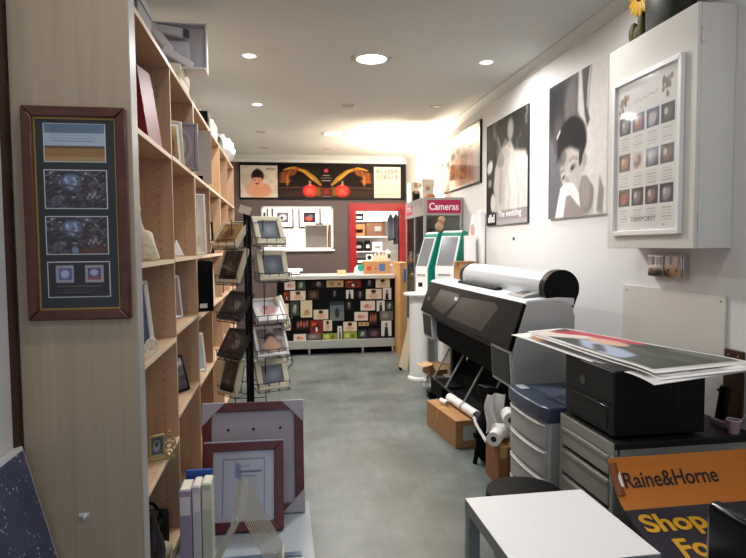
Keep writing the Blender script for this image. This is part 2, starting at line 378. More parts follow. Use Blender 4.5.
# ---------------------------------------------------------------- bookcases
BX0, BX1, BT = -.904, -.52, .018
def bookcase(y0, label, z4, near):
    t = thing('bookcase', label, 'bookcase', (-.7175,y0,0), group='tall beech bookcases along the left wall')
    y1 = y0+1.488; ym = (y0+y1)/2; H = 2.385
    part(t,'side_panel',MB().box(BX0,y0,0,BX1,y0+BT,H),beech)
    part(t,'back_panel',MB().box(BX0-.005,y0,0,BX0,y1,H),beech)
    part(t,'top_panel',MB().box(BX0,y0+BT,H-.022,BX1,y1-BT,H),beech)
    part(t,'plinth',MB().box(BX0,y0+BT,0,BX1-.02,y1-BT,.08),beech)
    pan = [MB().box(BX0,ym-BT/2,.08,BX1-.002,ym+BT/2,H-.022), MB().box(BX0,y1-BT,0,BX1,y1,H)]
    for k, (a, b, zz) in enumerate(((y0+BT,ym-BT/2,z4[0]),(ym+BT/2,y1-BT,z4[1]))):
        for z in [.08]+list(zz):
            s = part(t,'shelf',MB().box(BX0,a,z,BX1-.004,b,z+.02),beech)
            part(s,'front_edge',MB().box(BX1-.004,a,z,BX1,b,z+.02),beech_edge)
        for x in (-.585,-.845):
            z = .16
            while z < 2.3:
                if all(abs(z-q-.01) > .02 for q in zz): pan[k].cyl((x,b+.0005,z),(x,b-.0006,z),.0035,n=8,m=1)
                z += .043
    part(t,'divider',pan[0],[beech,hole_mat]); part(t,'side_panel',pan[1],[beech,hole_mat])
    return t
b1 = bookcase(2.24,'tall beech bookcase nearest the front, behind the pale end panel carrying the framed prints',((.545,1.04,1.425,1.925),(.65,1.07,1.43,1.93)),True)
b2 = bookcase(3.728,'tall beech bookcase in the middle of the row, a slim black box on one shelf',((.62,1.045,1.43,1.93),(.62,1.05,1.43,1.93)),False)
b3 = bookcase(5.216,'tall beech bookcase at the far end of the row, behind the wire spinner',((.62,1.05,1.43,1.93),(.62,1.05,1.43,1.93)),False)
part(b1,'end_panel',MB().box(-.894,2.15,0,-.508,2.238,2.62),maple,bev=.003)
part(b1,'cold_lit_edge_face',MB().box(-.508,2.151,0,-.5065,2.237,2.62),edge_cold_light)  # edge of the same panel, its cold light painted grey
# scuffs + hook on the end panel
hk = thing('wall_hook','small white hook stuck low on the pale end panel','hook',(-.705,2.15,.56))
part(hk,'hook_plate',MB().box(-.722,2.143,.555,-.690,2.15,.568),white_gloss,bev=.002)
part(hk,'hook_peg',MB().cyl((-.700,2.143,.560),(-.700,2.128,.556),.005,.004),white_gloss)
# framed prints on the end panel
fp = thing('picture_frame','tall mahogany frame with four small prints, hung on the pale end panel','picture frame',(-.6865,2.15,1.257))
fx0, fx1, fz0, fz1, fy = -.853, -.520, 1.255, 1.977, 2.15
mo = MB(); w = .036
def frame_mb(x0, x1, z0, z1, y, w, d):
    mb = MB()
    for q in ([(x0,z0),(x1,z0),(x1-w,z0+w),(x0+w,z0+w)],[(x1,z0),(x1,z1),(x1-w,z1-w),(x1-w,z0+w)],[(x1,z1),(x0,z1),(x0+w,z1-w),(x1-w,z1-w)],[(x0,z1),(x0,z0),(x0+w,z0+w),(x0+w,z1-w)]):
        mb.prism(q,'y',y,y-d)
    return mb
part(fp,'frame',frame_mb(fx0,fx1,fz0,fz1,fy,.036,.03),mahogany,bev=.006)
part(fp,'fillet',frame_mb(fx0+.035,fx1-.035,fz0+.035,fz1-.035,fy-.012,.006,.004),gold_fillet)
part(fp,'mat_board',MB().box(fx0+.03,fy-.012,fz0+.03,fx1-.03,fy-.002,fz1-.03),M('dark_mat','#1b2529',.5,coat=.8))
def pxr(x0,y0,x1,y1,Y): a = onY(x0,y1,Y); c = onY(x1,y0,Y); return a.x, a.z, c.x, c.z
sk = ['gv','#b08a4e','#8fb3cf']
pr1 = [('gv','#b98c4c','#5d84ab'),('r',0,0,1,.4,'#a77a3e'),('r',0,.0,1,.12,'#b99860'),('r',0,.36,1,.42,'#6a4a34'),('r',0,.42,1,.75,'#b9cfe0')]+[('l',[(.08+.03*(i%2),.92-.075*i),(.92-.05*(i%3),.92-.075*i)],.006,.02,'#3a4a63',.55) for i in range(6)]
stage = [('bg','#2b2730'),('nc',9,'#4d4653',.55,4),('nc',17,'#6b5a58',.68,5),('p',[(.30,.86),(.38,.92),(.52,.88),(.56,.62),(.48,.46),(.34,.48),(.26,.64)],.14,'#6f86aa'),('nc',21,'#a9bdd8',.74,6),('l',[(.33,.80),(.36,.64),(.40,.60)],.014,.04,'#c2d3e8'),('l',[(.46,.82),(.50,.70),(.47,.60)],.014,.04,'#c2d3e8'),('l',[(.1,.55),(.3,.62),(.6,.55),(.95,.3)],.02,.05,'#5b3f38'),('l',[(.7,.95),(.85,.7),(.95,.5)],.015,.04,'#8a7f86'),('l',[(.68,.25),(.72,.4),(.76,.25),(.80,.42),(.84,.24),(.9,.36)],.012,.02,'#a9a2a8'),('e',.18,.2,.1,.14,0,.6,'#5d5a68'),('n',23,.25)]
stage2 = stage+[('e',.46,.1,.06,.1,0,.6,'#7f96ad'),('p',[(.5,.0),(1,0),(1,.22),(.6,.18)],.05,'#5f3a30')]
stub = [('bg','#1c1b24')]+[('r',.12,.42,.42,.9,'#b2adc0'),('r',.16,.48,.38,.84,'#5f6aa0'),('e',.27,.66,.07,.12,0,.5,'#c1c6e2'),('r',.6,.42,.9,.9,'#b8a9b4'),('r',.64,.48,.86,.84,'#514a7a'),('e',.75,.7,.07,.1,0,.5,'#b6c2e6'),('r',.66,.48,.86,.58,'#a04a58')]+[('l',[(.14,.3-.09*i),(.86-.1*i,.3-.09*i)],.008,.02,'#6c6a78') for i in range(3)]
for i, ((a,b_,c,d), lay) in enumerate(zip(((45,125,104,161),(46,171,106,208),(47.5,217,107,254),(49.5,262,109,297)),(pr1,stage,stage2,stub))):
    x0,z0,x1,z1 = pxr(a,b_,c,d,fy-.013)
    bd = part(fp,'print_border',MB().box(x0-.003,fy-.0135,z0-.003,x1+.003,fy-.012,z1+.003),white_paper)
    pc = picture('print',bil((x0,fy-.0142,z0),(x1,fy-.0142,z0),(x1,fy-.0142,z1),(x0,fy-.0142,z1)),70,lay,bd,print_gloss)
# starry canvas leaning on the left wall
cv = thing('canvas_print','navy starry canvas with white edges leaning against the front left wall','canvas',(-.8,1.65,0))
CO = lambda y, s: Vector((-.672-.208*s, y, .0+.835*s))
nrm = Vector((.835,0,.208)).normalized()
mbc = MB(); p = [CO(1.05,0),CO(2.105,0),CO(2.105,1),CO(1.05,1)]; off = nrm*-.03
mbc.add(p+[q+off for q in p],[(0,1,2,3),(7,6,5,4),(0,4,5,1),(1,5,6,2),(2,6,7,3),(3,7,4,0)])
part(cv,'canvas_edge',mbc,white_gloss,bev=.002)
f = nrm*.0012
part(cv,'printed_face',MB().add([CO(1.06,.01)+f,CO(2.098,.01)+f,CO(2.098,.985)+f,CO(1.06,.985)+f],[(0,1,2,3)]),starry)
# ---------------------------------------------------------------- small frames (local: faces -Y, base at z=0)
skin_baby = lambda bg='#e9e2d8', cx=.5: [('bg',bg),('nc',5,'#d9cfc4',.6,9),('e',cx,.30,.34,.2,0,.4,'#d6a48a'),('e',cx,.52,.19,.24,0,.3,'#dca98d'),('e',cx-.02,.66,.2,.16,0,.35,'#2d211f'),('e',cx+.02,.5,.17,.19,0,.3,'#dfae93')]
bluegrey = [('gv','#4d5460','#626a7a'),('e',.5,.5,.3,.3,0,1.2,'#767d8c'),('e',.5,.52,.07,.1,0,.6,'#8f8f92')]
darkpic = [('gv','#221f22','#3c3638'),('e',.5,.45,.2,.3,0,.8,'#5a4d4a'),('n',9,.3)]
warm = [('gv','#8d6a3c','#b79a63'),('n',6,.25),('e',.45,.5,.25,.25,0,.8,'#6e4f2c')]
redpic = [('gv','#3c3a3a','#5c5654'),('e',.35,.5,.2,.25,0,.7,'#75504c'),('e',.65,.45,.18,.22,0,.7,'#8f8f8a'),('n',11,.3)]
pinkpic = [('bg','#f3eeee'),('e',.5,.45,.35,.25,15,.8,'#dba6a4'),('e',.4,.6,.12,.12,0,.6,'#b98079'),('n',7,.08)]
whitepic = [('bg','#ece8e2'),('e',.5,.5,.2,.3,0,.6,'#b8aca0'),('e',.5,.66,.1,.1,0,.5,'#4a4140')]
landscape = [('gv','#56644e','#aebccb'),('p',[(0,.4),(.3,.55),(.6,.42),(1,.52),(1,.3),(0,.3)],.08,'#4c5a5c')]
def pframe(label, w, h, fw, d, fmat, lay, loc, rz, tilt, group=None, inner=None, name='picture_frame', nx=26, cat='picture frame', easel=False):
    t = thing(name,label,cat,loc,rz,group,tilt)
    part(t,'frame',frame_mb(-w/2,w/2,0,h,0,fw,d),fmat,bev=min(.004,fw*.2),local=True)
    part(t,'backing',MB().box(-w/2+.004,-d*.8,.004,w/2-.004,-.002,h-.004),black_matt if not inner else inner,local=True)
    a = fw+(.0 if not inner else min(w,h)*.12); y = -d*.8-.001
    picture('print',bil((-w/2+a,y,a),(w/2-a,y,a),(w/2-a,y,h-a),(-w/2+a,y,h-a)),nx,lay,t,print_gloss,local=True)
    if easel: part(t,'easel_leg',MB().obox((0,.03,h*.42),(.04,.004,h*.82),(R(-12),0,0)),black_matt,local=True)
    return t
# shelf items; z of shelf tops: bay one .565 1.06 1.445 1.945
G = 'things displayed on the bookcase shelves'
maroon = M('maroon_frame','#862427',.4); pewter = M('pewter_frame','#8b8487',.35,metal=.5); champagne = M('champagne_frame','#cfc5ad',.35,metal=.3)
white_fr = M('white_frame','#e6e3dc',.4)
# top shelf, first bay
t = thing('photo_album','maroon photo album standing on the top shelf beside the pale end panel','album',(-.585,2.74,1.945),R(-9),G)
part(t,'cover',MB().box(-.020,-.012,0,.02,.15,.36).xf(Matrix.Rotation(R(-8),4,'Y')),maroon,local=True,bev=.002)
part(t,'pages',MB().box(-.014,-.008,.006,.014,.156,.352).xf(Matrix.Rotation(R(-8),4,'Y')),cream_paper,local=True)
t = thing('photo_album','white photo album leaning left of the maroon album on the top shelf','album',(-.65,2.74,1.945),R(-9),G)
part(t,'cover',MB().box(-.016,-.012,0,.016,.15,.34).xf(Matrix.Rotation(R(-10),4,'Y')),white_fr,local=True,bev=.002)
part(t,'pages',MB().box(-.010,-.008,.006,.010,.156,.334).xf(Matrix.Rotation(R(-10),4,'Y')),cream_paper,local=True)
# cream carved ornament
t = thing('stone_ornament','cream carved stone couple ornament on the second shelf of the first bay','ornament',(-.60,2.60,1.445),0,G)
body = MB()
rs = random.Random(3)
for i in range(26):
    a = rs.random()*6.28; z = rs.random()*.11; r = .055*(1-z/.2)
    body.ball((r*math.cos(a)*1.15,r*math.sin(a)*.8,.018+z),.022,.02,.02,n=8)
body.lathe([(.07,0),(.075,.015),(.06,.07),(.05,.12),(.03,.13),(.015,.135)],(0,0,0),16,sx=1.15,sy=.8)
part(t,'carved_base',body,stone_cream,local=True,ang=80)
part(t,'figure',MB().lathe([(.012,.0),(.03,.02),(.034,.06),(.03,.10),(.024,.14),(.020,.16),(.024,.18),(.024,.205),(.012,.225)],(0,0,0),12).xf(Matrix.Translation((-.03,0,.10)) @ Matrix.Scale(.62,4) @ Matrix.Rotation(R(14),4,'Y')),stone_cream,local=True,ang=80)
part(t,'figure',MB().lathe([(.012,.0),(.03,.02),(.032,.06),(.026,.09),(.02,.11),(.022,.13),(.02,.155),(.008,.168)],(0,0,0),12).xf(Matrix.Translation((.012,-.01,.09)) @ Matrix.Scale(.65,4) @ Matrix.Rotation(R(-6),4,'Y')),stone_cream,local=True,ang=80)
pframe('blue and white photo frame leaning on the third shelf of the first bay',.19,.30,.022,.018,white_fr,[('gv','#2b3a66','#47588c'),('e',.5,.5,.3,.2,0,.8,'#6b79a4'),('n',8,.2)],(-.64,2.62,1.06),R(38),R(-12),G)
# lace ornament
t = thing('lace_ornament','cream lace butterfly ornament in front of the blue and white frame','ornament',(-.565,2.45,1.06),R(40),G)
lm = MB()
for s in (-1,1):
    for rr in (.010,.017,.024,.03):
        lm.tube([(s*(.012+rr*1.0+rr*.9*math.cos(q)),0,.04+rr*1.05*math.sin(q)) for q in [6.283*i/18 for i in range(18)]],.0035,6,closed=True)
lm.box(-.05,-.015,0,.05,.015,.008)
part(t,'lace_body',lm,cream_paper,local=True)
# filigree photo frame
filig = M('antique_gold','#b3a274',.4,metal=.5)
t = thing('filigree_frame','small antique gold filigree photo frame on the fourth shelf of the first bay','picture frame',(-.56,2.64,.565),R(28),G)
fm = MB()
for sx in (-1,1):
    for zz, rr in ((.02,.018),(.05,.014),(.08,.016),(.03,.03),(.1,.012),(.06,.024),(.012,.01)):
        fm.tube([(sx*(.052+rr*.3+rr*math.cos(q)),0,zz+.01+rr*math.sin(q)) for q in [6.283*i/14 for i in range(14)]],.0035,6,closed=True)
fm.box(-.08,-.012,0,.08,.012,.01)
part(t,'scrollwork',fm,filig,local=True)
ov = frame_mb(-.036,.036,.018,.118,0,.012,.014)
part(t,'frame',ov,filig,local=True,bev=.003)
part(t,'backing',MB().box(-.034,-.006,.02,.034,0,.116),black_matt,local=True)
picture('print',bil((-.024,-.007,.03),(.024,-.007,.03),(.024,-.007,.106),(-.024,-.007,.106)),16,[('bg','#4d5a66'),('e',.5,.5,.3,.35,0,.5,'#9aa6ad'),('e',.5,.6,.16,.16,0,.5,'#3c3a3a')],t,print_gloss,local=True)
# bottom shelf, first bay: dark keepsakes
t = thing('camera_bag','black camera bag on the bottom shelf of the first bay','bag',(-.68,2.74,.1),0,G)
part(t,'bag_body',MB().box(-.13,-.1,0,.13,.1,.17),black_matt,local=True,bev=.02,seg=3)
part(t,'bag_flap',MB().box(-.125,-.108,.09,.125,-.098,.175),dark_grey,local=True,bev=.004)
part(t,'carry_strap',MB().tube([(-.12,0,.17),(-.08,0,.23),(0,0,.255),(.08,0,.23),(.12,0,.17)],.008),black_matt,local=True)
t = thing('dark_vase','dark glazed vase at the front of the bottom shelf in the first bay','vase',(-.57,2.58,.1),0,G)
part(t,'vase_body',MB().lathe([(.03,0),(.045,.04),(.05,.09),(.04,.15),(.018,.2),(.016,.24),(.026,.26)],(0,0,0),20),M('dark_glaze','#2c2a2b',.25,noise=(14,.4)),local=True)
t = thing('shell_ornament','pearly shell ornament beside the dark vase on the bottom shelf','ornament',(-.555,2.70,.1),0,G)
part(t,'shell',MB().ball((0,0,.035),.04,.035,.035,n=18),stone_cream,local=True); part(t,'shell_foot',MB().lathe([(.03,0),(.026,.008),(.012,.014)],(0,0,0),16),filig,local=True)
# second bay
pframe('narrow champagne picture frame leaning at the front of the top shelf in the second bay',.12,.25,.018,.016,champagne,warm,(-.58,3.36,1.95),R(30),R(-9),G,inner=white_paper)
pframe('wide pewter picture frame with a mauve print on the top shelf of the second bay',.19,.285,.02,.02,pewter,[('bg','#8d7f88'),('e',.5,.5,.42,.44,0,.2,'#a5989d'),('e',.5,.5,.3,.34,0,.2,'#86787e'),('e',.5,.5,.18,.24,0,.3,'#a8a79d')],(-.575,3.60,1.95),R(5),R(-6),G)
t = thing('pyramid_ornament','small white pyramid ornament on the second shelf of the second bay','ornament',(-.60,3.5,1.45),R(20),G)
part(t,'pyramid',MB().add([(-.035,-.035,.006),(.035,-.035,.006),(.035,.035,.006),(-.035,.035,.006),(0,0,.1)],[(0,1,4),(1,2,4),(2,3,4),(3,0,4),(3,2,1,0)]),white_gloss,local=True,bev=.003); part(t,'pyramid_base',MB().box(-.042,-.042,0,.042,.042,.006),champagne,local=True)
pframe('silver photo frame standing on the third shelf of the second bay',.16,.25,.016,.016,silver,[('gu','#c8c4c2','#8a6f66'),('e',.5,.5,.2,.3,0,.6,'#5d4640')],(-.64,3.48,1.09),R(46),R(-8),G)
pframe('rosy brown photo frame behind the silver one on the third shelf',.14,.22,.016,.016,M('rosy_frame','#b58f84',.4),warm,(-.69,3.6,1.09),R(35),R(-8),G)
pframe('black photo frame leaning on the fourth shelf of the second bay',.17,.21,.014,.016,black,darkpic,(-.60,3.44,.67),R(58),R(-16),G)
# third bay
t = thing('framed_canvas','tall pale grey canvas board on the top shelf of the third bay','canvas',(-.60,4.27,1.95),R(8),G,R(-4))
part(t,'canvas_board',MB().box(-.12,-.02,0,.12,0,.37),M('pale_grey_canvas','#b9b4ae',.6),local=True,bev=.002); part(t,'lower_label',MB().box(-.02,-.021,.02,.06,-.02,.05),black_matt,local=True)
pframe('tall white box frame with a white insert on the second shelf of the third bay',.16,.42,.018,.03,white_fr,[('bg','#e4e0d6'),('r',.2,.1,.8,.3,'#d2ccc0')],(-.60,4.2,1.45),R(26),R(-3),G)
t = thing('album_box','slim black album box with a white label on the third shelf of the third bay','box',(-.545,4.1,1.065),R(24),G)
part(t,'box_body',MB().box(-.075,-.02,0,.075,.03,.345),black,local=True,bev=.003); part(t,'paper_label',MB().box(-.02,-.0212,.025,.03,-.02,.055),white_paper,local=True)
pframe('white frame with a pale teal print on the fourth shelf of the third bay',.16,.27,.02,.016,white_fr,[('bg','#b9c9c6'),('e',.5,.4,.3,.3,0,.8,'#8fa6a4')],(-.60,4.12,.64),R(40),R(-9),G)
# fourth bay onwards, seen past the spinner
pframe('black framed white print on the second shelf of the fourth bay',.24,.26,.02,.018,black,whitepic,(-.66,4.86,1.45),R(20),R(-6),G)
pframe('cream framed portrait on the third shelf of the fourth bay',.2,.26,.02,.018,cream,skin_baby(),(-.64,4.86,1.07),R(24),R(-8),G)
pframe('small oak frame on the second shelf of the fifth bay',.16,.2,.02,.016,M('oak_frame_pale','#c9a577',.45),landscape,(-.64,5.6,1.45),R(24),R(-8),G)
pframe('brown wood frame on the third shelf of the fifth bay',.2,.24,.024,.018,mahogany,whitepic,(-.64,5.6,1.07),R(24),R(-8),G)
# ---------------------------------------------------------------- on top of the bookcases (z 2.385)
GT = 'boxes stored on top of the bookcases'
def carton(name, label, cat, x0,y0,z0,x1,y1,z1, mat, lidmat=None, group=None, flap=False, rz=0):
    cx, cy = (x0+x1)/2, (y0+y1)/2; t = thing(name,label,cat,(cx,cy,z0),rz,group); a, b, h = (x1-x0)/2, (y1-y0)/2, z1-z0
    part(t,'box_body',MB().box(-a,-b,0,a,b,h*.78 if lidmat else h),mat,local=True,bev=.003)
    if lidmat: part(t,'lid',MB().box(-a-.004,-b-.004,h*.7,a+.004,b+.004,h),lidmat,local=True,bev=.003)
    else: part(t,'tape_strip',MB().box(-.022,-b-.001,h*.72,.022,b+.001,h+.001) if a<b else MB().box(-a-.001,-.022,h*.72,a+.001,.022,h+.001),tape_m,local=True)
    return t
carton('storage_box','dark grey lidded box on top of the nearest bookcase','box',-.87,2.42,2.386,-.535,2.66,2.50,M('grey_box','#67625f',.6),M('grey_lid','#7d7876',.6),GT)
carton('storage_box','cream box on top of the bookcases under the grey tray','box',-.86,3.66,2.386,-.58,4.0,2.59,M('cream_box','#d5ccb4',.6),M('cream_box_lid','#c9bfa5',.6),GT)
t = thing('padded_tray','mauve grey tray of folded padded straps above the first bookcase','tray',(-.66,3.72,2.591),R(0),GT)
vg = M('mauve_grey','#d2cdd0',.6); vg2 = M('mauve_grey_pad','#c2bdc4',.7); vgd = M('dark_mauve','#4b464b',.8)
part(t,'tray_base',MB().box(-.13,.04,0,.215,.20,.010),vg,local=True)
part(t,'tray_back',MB().box(-.13,.19,.010,.215,.20,.30),vg,local=True,bev=.003)
for x in (-.13,.207): part(t,'tray_side',MB().box(x,.12,.010,x+.008,.19,.30),vg,local=True)
part(t,'tray_rim',MB().box(-.13,.12,.292,.215,.19,.30),vg,local=True)
part(t,'padded_strap',MB().obox((-.01,.10,.24),(.19,.05,.055),(0,R(8),0)),vg2,local=True,bev=.012)
part(t,'padded_strap',MB().obox((-.05,.07,.185),(.05,.05,.21),(0,R(-38),0)),vg,local=True,bev=.012)
part(t,'padded_strap',MB().obox((.05,.06,.065),(.05,.05,.20),(0,R(-60),0)),vg,local=True,bev=.012)
part(t,'strap_buckle',MB().box(.085,.07,.205,.115,.11,.245),vgd,local=True,bev=.004)
part(t,'cushion',MB().box(-.04,.10,.02,.12,.18,.19),vg2,local=True,bev=.03,seg=4)
t = thing('small_speaker','small black speaker on top of the middle bookcase','speaker',(-.60,4.62,2.386),0,GT)
part(t,'cabinet_body',MB().box(-.06,-.07,0,.07,.07,.13),black,local=True,bev=.006); part(t,'speaker_cone',MB().cyl((.07,0,.06),(.073,0,.06),.045),dark_grey,local=True)
carton('storage_box','cream box with a printed side on top of the middle bookcase','box',-.85,4.95,2.386,-.54,5.3,2.54,M('ivory_box','#d9d2bd',.6),None,GT)
carton('storage_box','dark olive box on top of the far bookcase','box',-.85,5.5,2.386,-.54,5.75,2.50,M('olive_box','#55503f',.6),M('olive_lid','#453f33',.6),GT)
t = thing('plastic_bag','white plastic bag slumped at the far end on top of the bookcases','bag',(-.62,6.4,2.386),0,GT)
bg = MB().ball((0,0,.12),.14,.17,.12,n=22); rs = random.Random(5)
bg.v = [Vector((p.x*(1+.2*rs.random()),p.y*(1+.15*rs.random()),max(p.z*(1+.2*rs.random()),0))) for p in bg.v]
part(t,'bag_body',bg,plastic_film,local=True,ang=70); part(t,'tied_neck',MB().lathe([(.012,.24),(.02,.26),(.045,.30)],(0,0,0),12),plastic_film,local=True)
# ---------------------------------------------------------------- wire spinner with frames
PX0, PY0 = -.222, 3.92
sp = thing('wire_spinner','black wire spinner stand holding small photo frames beside the bookcases','display stand',(PX0,PY0,0))
part(sp,'pole',MB().box(PX0-.024,PY0-.024,.06,PX0+.024,PY0+.024,1.72),black,bev=.004)
part(sp,'base_plate',MB().lathe([(.24,0),(.24,.02),(.2,.035),(.04,.06)],(PX0,PY0,0),28),black)
def wires(c, w, h, d, ang):
    """basket: two side runners from the pole, a floor loop and a front lip"""
    m4 = Matrix.Translation(c) @ Matrix.Rotation(ang,4,'Z'); mb = MB(); r = .0028
    for x in (-w/2,-w/6,w/6,w/2):
        mb.tube([(x,d,h*1.0),(x,d*.7,.0),(x,-.02,-.012),(x,-.026,.05)],r,6)
    mb.tube([(-w/2,-.026,.05),(w/2,-.026,.05)],r,6); mb.tube([(-w/2,-.02,-.012),(w/2,-.02,-.012)],r,6)
    mb.tube([(-w/2,d*.7,0),(w/2,d*.7,0)],r,6); mb.tube([(-w/2,d,h),(w/2,d,h)],r,6)
    mb.tube([(-w/2-.03,-.01,.05),(-w/2,-.026,.05)],r,6)
    return mb.xf(m4)
def pocket(px, zc, rz, label, w, h, fmat, lay, inner, r0=.12, tilt=-24, fw=None, thick=.036):
    d = Vector((math.sin(rz),-math.cos(rz),0)); c = Vector((px,PY0,zc-h*.47))
    ax = c + d*0
    part(sp,'wire_holder',wires(ax,w*.98,h*.72,.10,rz),wire_black)
    part(sp,'holder_arm',MB().tube([(PX0,PY0,ax.z+h*.3),(ax.x-d.x*.07,ax.y-d.y*.07,ax.z+h*.3),(ax.x-d.x*.1,ax.y-d.y*.1,ax.z+h*.7)],.004,6),wire_black)
    return pframe(label,w,h,fw or w*.16,thick,fmat,lay,(ax.x,ax.y,ax.z-.006),rz,R(tilt),'photo frames in the wire spinner',inner)
rf = .0
w_pl = M('white_photo_frame','#ebe8e4',.4); cream_fr = M('cream_photo_frame','#d6cfb4',.45); dk_fr = M('dark_photo_frame','#3b3837',.4); gold_fr = M('old_gold_frame','#a58f57',.4)
r_ = lambda x, y: onY(x, y, 3.86)
for (x, y, lab, w, h, fm_, lay, inn, rz, ti) in (
  (270,230,'cream frame with dark blue glass in the topmost right pocket of the wire spinner',.205,.205,cream_fr,bluegrey,None,24,-28),
  (273,266,'cream frame with dark blue glass in the second right pocket of the wire spinner',.205,.205,cream_fr,bluegrey,None,22,-20),
  (271,310,'white frame with a pale pink print in the third right pocket of the wire spinner',.21,.19,w_pl,pinkpic,None,24,-44),
  (272,343,'white frame with a pink baby print in the fourth right pocket of the wire spinner',.23,.21,w_pl,skin_baby('#8d7c78'),None,24,-26),
  (273,377,'cream frame with dark blue glass in the lowest right pocket of the wire spinner',.22,.2,cream_fr,bluegrey,None,22,-24)):
    q = r_(x,y); pocket(q.x,q.z,R(rz),lab,w,h,fm_,lay,inn,tilt=ti,fw=w*(.17 if fm_ is cream_fr else .09))
for (x, y, lab, w, h, fm_, lay, rz, ti) in (
  (224,233,'old gold bordered cream frame in the topmost left pocket of the wire spinner',.24,.2,cream_fr,warm,-44,-38),
  (228,266,'cream frame with a dark print in the second left pocket of the wire spinner',.22,.24,cream_fr,darkpic,-46,-22),
  (229,306,'black frame with a grey print in the third left pocket of the wire spinner',.22,.21,dk_fr,redpic,-46,-36),
  (229,345,'black frame with a faded red print in the fourth left pocket of the wire spinner',.22,.21,dk_fr,redpic,-46,-34),
  (228,379,'cream edged dark frame in the lowest left pocket of the wire spinner',.2,.24,cream_fr,darkpic,-52,-16)):
    q = r_(x,y); pocket(q.x,q.z,R(rz),lab,w,h,fm_,lay,None,tilt=ti,fw=w*.1)
for (z, lab, lay) in ((1.4,'cream frame on the back side of the spinner, upper of three',whitepic),(1.08,'cream frame on the back side of the spinner, middle of three',skin_baby()),(.8,'cream frame on the back side of the spinner, lowest of three',landscape)):
    rz = R(78); c = Vector((PX0+.24,PY0+.17,z-.13))
    part(sp,'wire_holder',wires(c,.2,.15,.1,rz),wire_black)
    part(sp,'holder_arm',MB().tube([(PX0,PY0,z),(c.x-.1,c.y+.02,z)],.004,6),wire_black)
    pframe(lab,.2,.22,.03,.02,cream_fr,lay,(c.x,c.y,c.z-.006),rz,R(-18),'photo frames in the wire spinner')
rails = MB()
for a in (0,1.57,3.14,4.71):
    for z in (.5,.9,1.3,1.66): rails.tube([(PX0,PY0,z),(PX0+.1*math.cos(a),PY0+.1*math.sin(a),z)],.003,6)
    rails.tube([(PX0+.1*math.cos(a),PY0+.1*math.sin(a),.36),(PX0+.1*math.cos(a),PY0+.1*math.sin(a),1.68)],.0035,6)
part(sp,'wire_rails',rails,wire_black)
part(sp,'card_clip',MB().obox((PX0-.01,PY0-.05,1.74),(.075,.008,.05),(0,R(18),0)),cream)
# ---------------------------------------------------------------- frames and racks on the floor, left
t = thing('large_picture_frame','large reddish wood frame with grey corner protectors leaning behind the smaller frame','picture frame',(-.178,3.26,.014),R(-1),None,R(-11))
W, Hh = .56, .612
part(t,'frame',frame_mb(-W/2,W/2,0,Hh,0,.05,.03),red_wood,local=True,bev=.004)
part(t,'backing',MB().box(-W/2+.02,-.014,.02,W/2-.02,-.002,Hh-.02),lilac_card,local=True)
for sx in (-1,1):
    for sz in (0,1):
        z0 = 0 if not sz else Hh; s = 1 if not sz else -1
        q = [(sx*(W/2+.003),z0-s*.003),(sx*(W/2-.125),z0-s*.003),(sx*(W/2-.06),z0+s*.06),(sx*(W/2+.003),z0+s*.125)]
        part(t,'corner_protector',MB().prism(q,'y',.003,-.035),lilac_card,local=True,bev=.003)
for dx in (-.14,0,.15): part(t,'bracket',MB().cyl((dx,-.014,Hh-.15),(dx,-.019,Hh-.15),.008),dark_grey,local=True)
t = thing('medium_picture_frame','reddish wood frame with a blue lined certificate leaning in front of the larger frame','picture frame',(-.224,3.06,.014),R(-2),None,R(-17))
W, Hh = .42, .455
part(t,'frame',frame_mb(-W/2,W/2,0,Hh,0,.05,.03),red_wood,local=True,bev=.004)
part(t,'backing',MB().box(-W/2+.02,-.014,.02,W/2-.02,-.002,Hh-.02),black_matt,local=True)
cert = [('bg','#c3c6d0'),('n',3,.03),('l',[(.16,.08),(.16,.88),(.84,.88),(.84,.08)],.006,.01,'#5a6488'),('p',[(.36,.62),(.46,.58),(.44,.8),(.36,.84)],.05,'#7e88a8'),('l',[(.44,.70),(.78,.70)],.012,.02,'#4b5684'),('l',[(.42,.64),(.7,.63)],.008,.02,'#7b84a6'),('l',[(.4,.76),(.6,.79)],.006,.02,'#8088a8')]
picture('print',bil((-W/2+.05,-.0155,.05),(W/2-.05,-.0155,.05),(W/2-.05,-.0155,Hh-.05),(-W/2+.05,-.0155,Hh-.05)),80,cert,t,print_gloss,local=True)
part(t,'film_edge',MB().box(-W/2,-.03,Hh-.004,W/2,.01,Hh+.003),silver,local=True)
# acrylic sheets lying on the floor
solo('acrylic_sheet','pale clear acrylic sheet lying on the floor under the leaning frames','sheet',MB().box(-.40,2.3,.002,.13,3.37,.012),M('pale_acrylic','#a9b2b8',.15,coat=.5))
for i, (x0,y0,x1,y1,lab) in enumerate(((-.30,2.62,.09,2.70,'navy plastic strip on the floor sheet, farthest of three'),(-.30,2.76,.07,2.80,'slate blue plastic strip on the floor sheet, middle of three'),(-.30,2.48,.06,2.57,'dark blue plastic strip on the floor sheet, nearest of three'))):
    solo('plastic_strip',lab,'strip',MB().box(x0,y0,.0125,x1,y1,.018),[navy,M('slate_plastic','#4c6078',.3),M('deep_blue_plastic','#2b3b58',.3)][i],'plastic strips on the floor sheet',bev=.001)
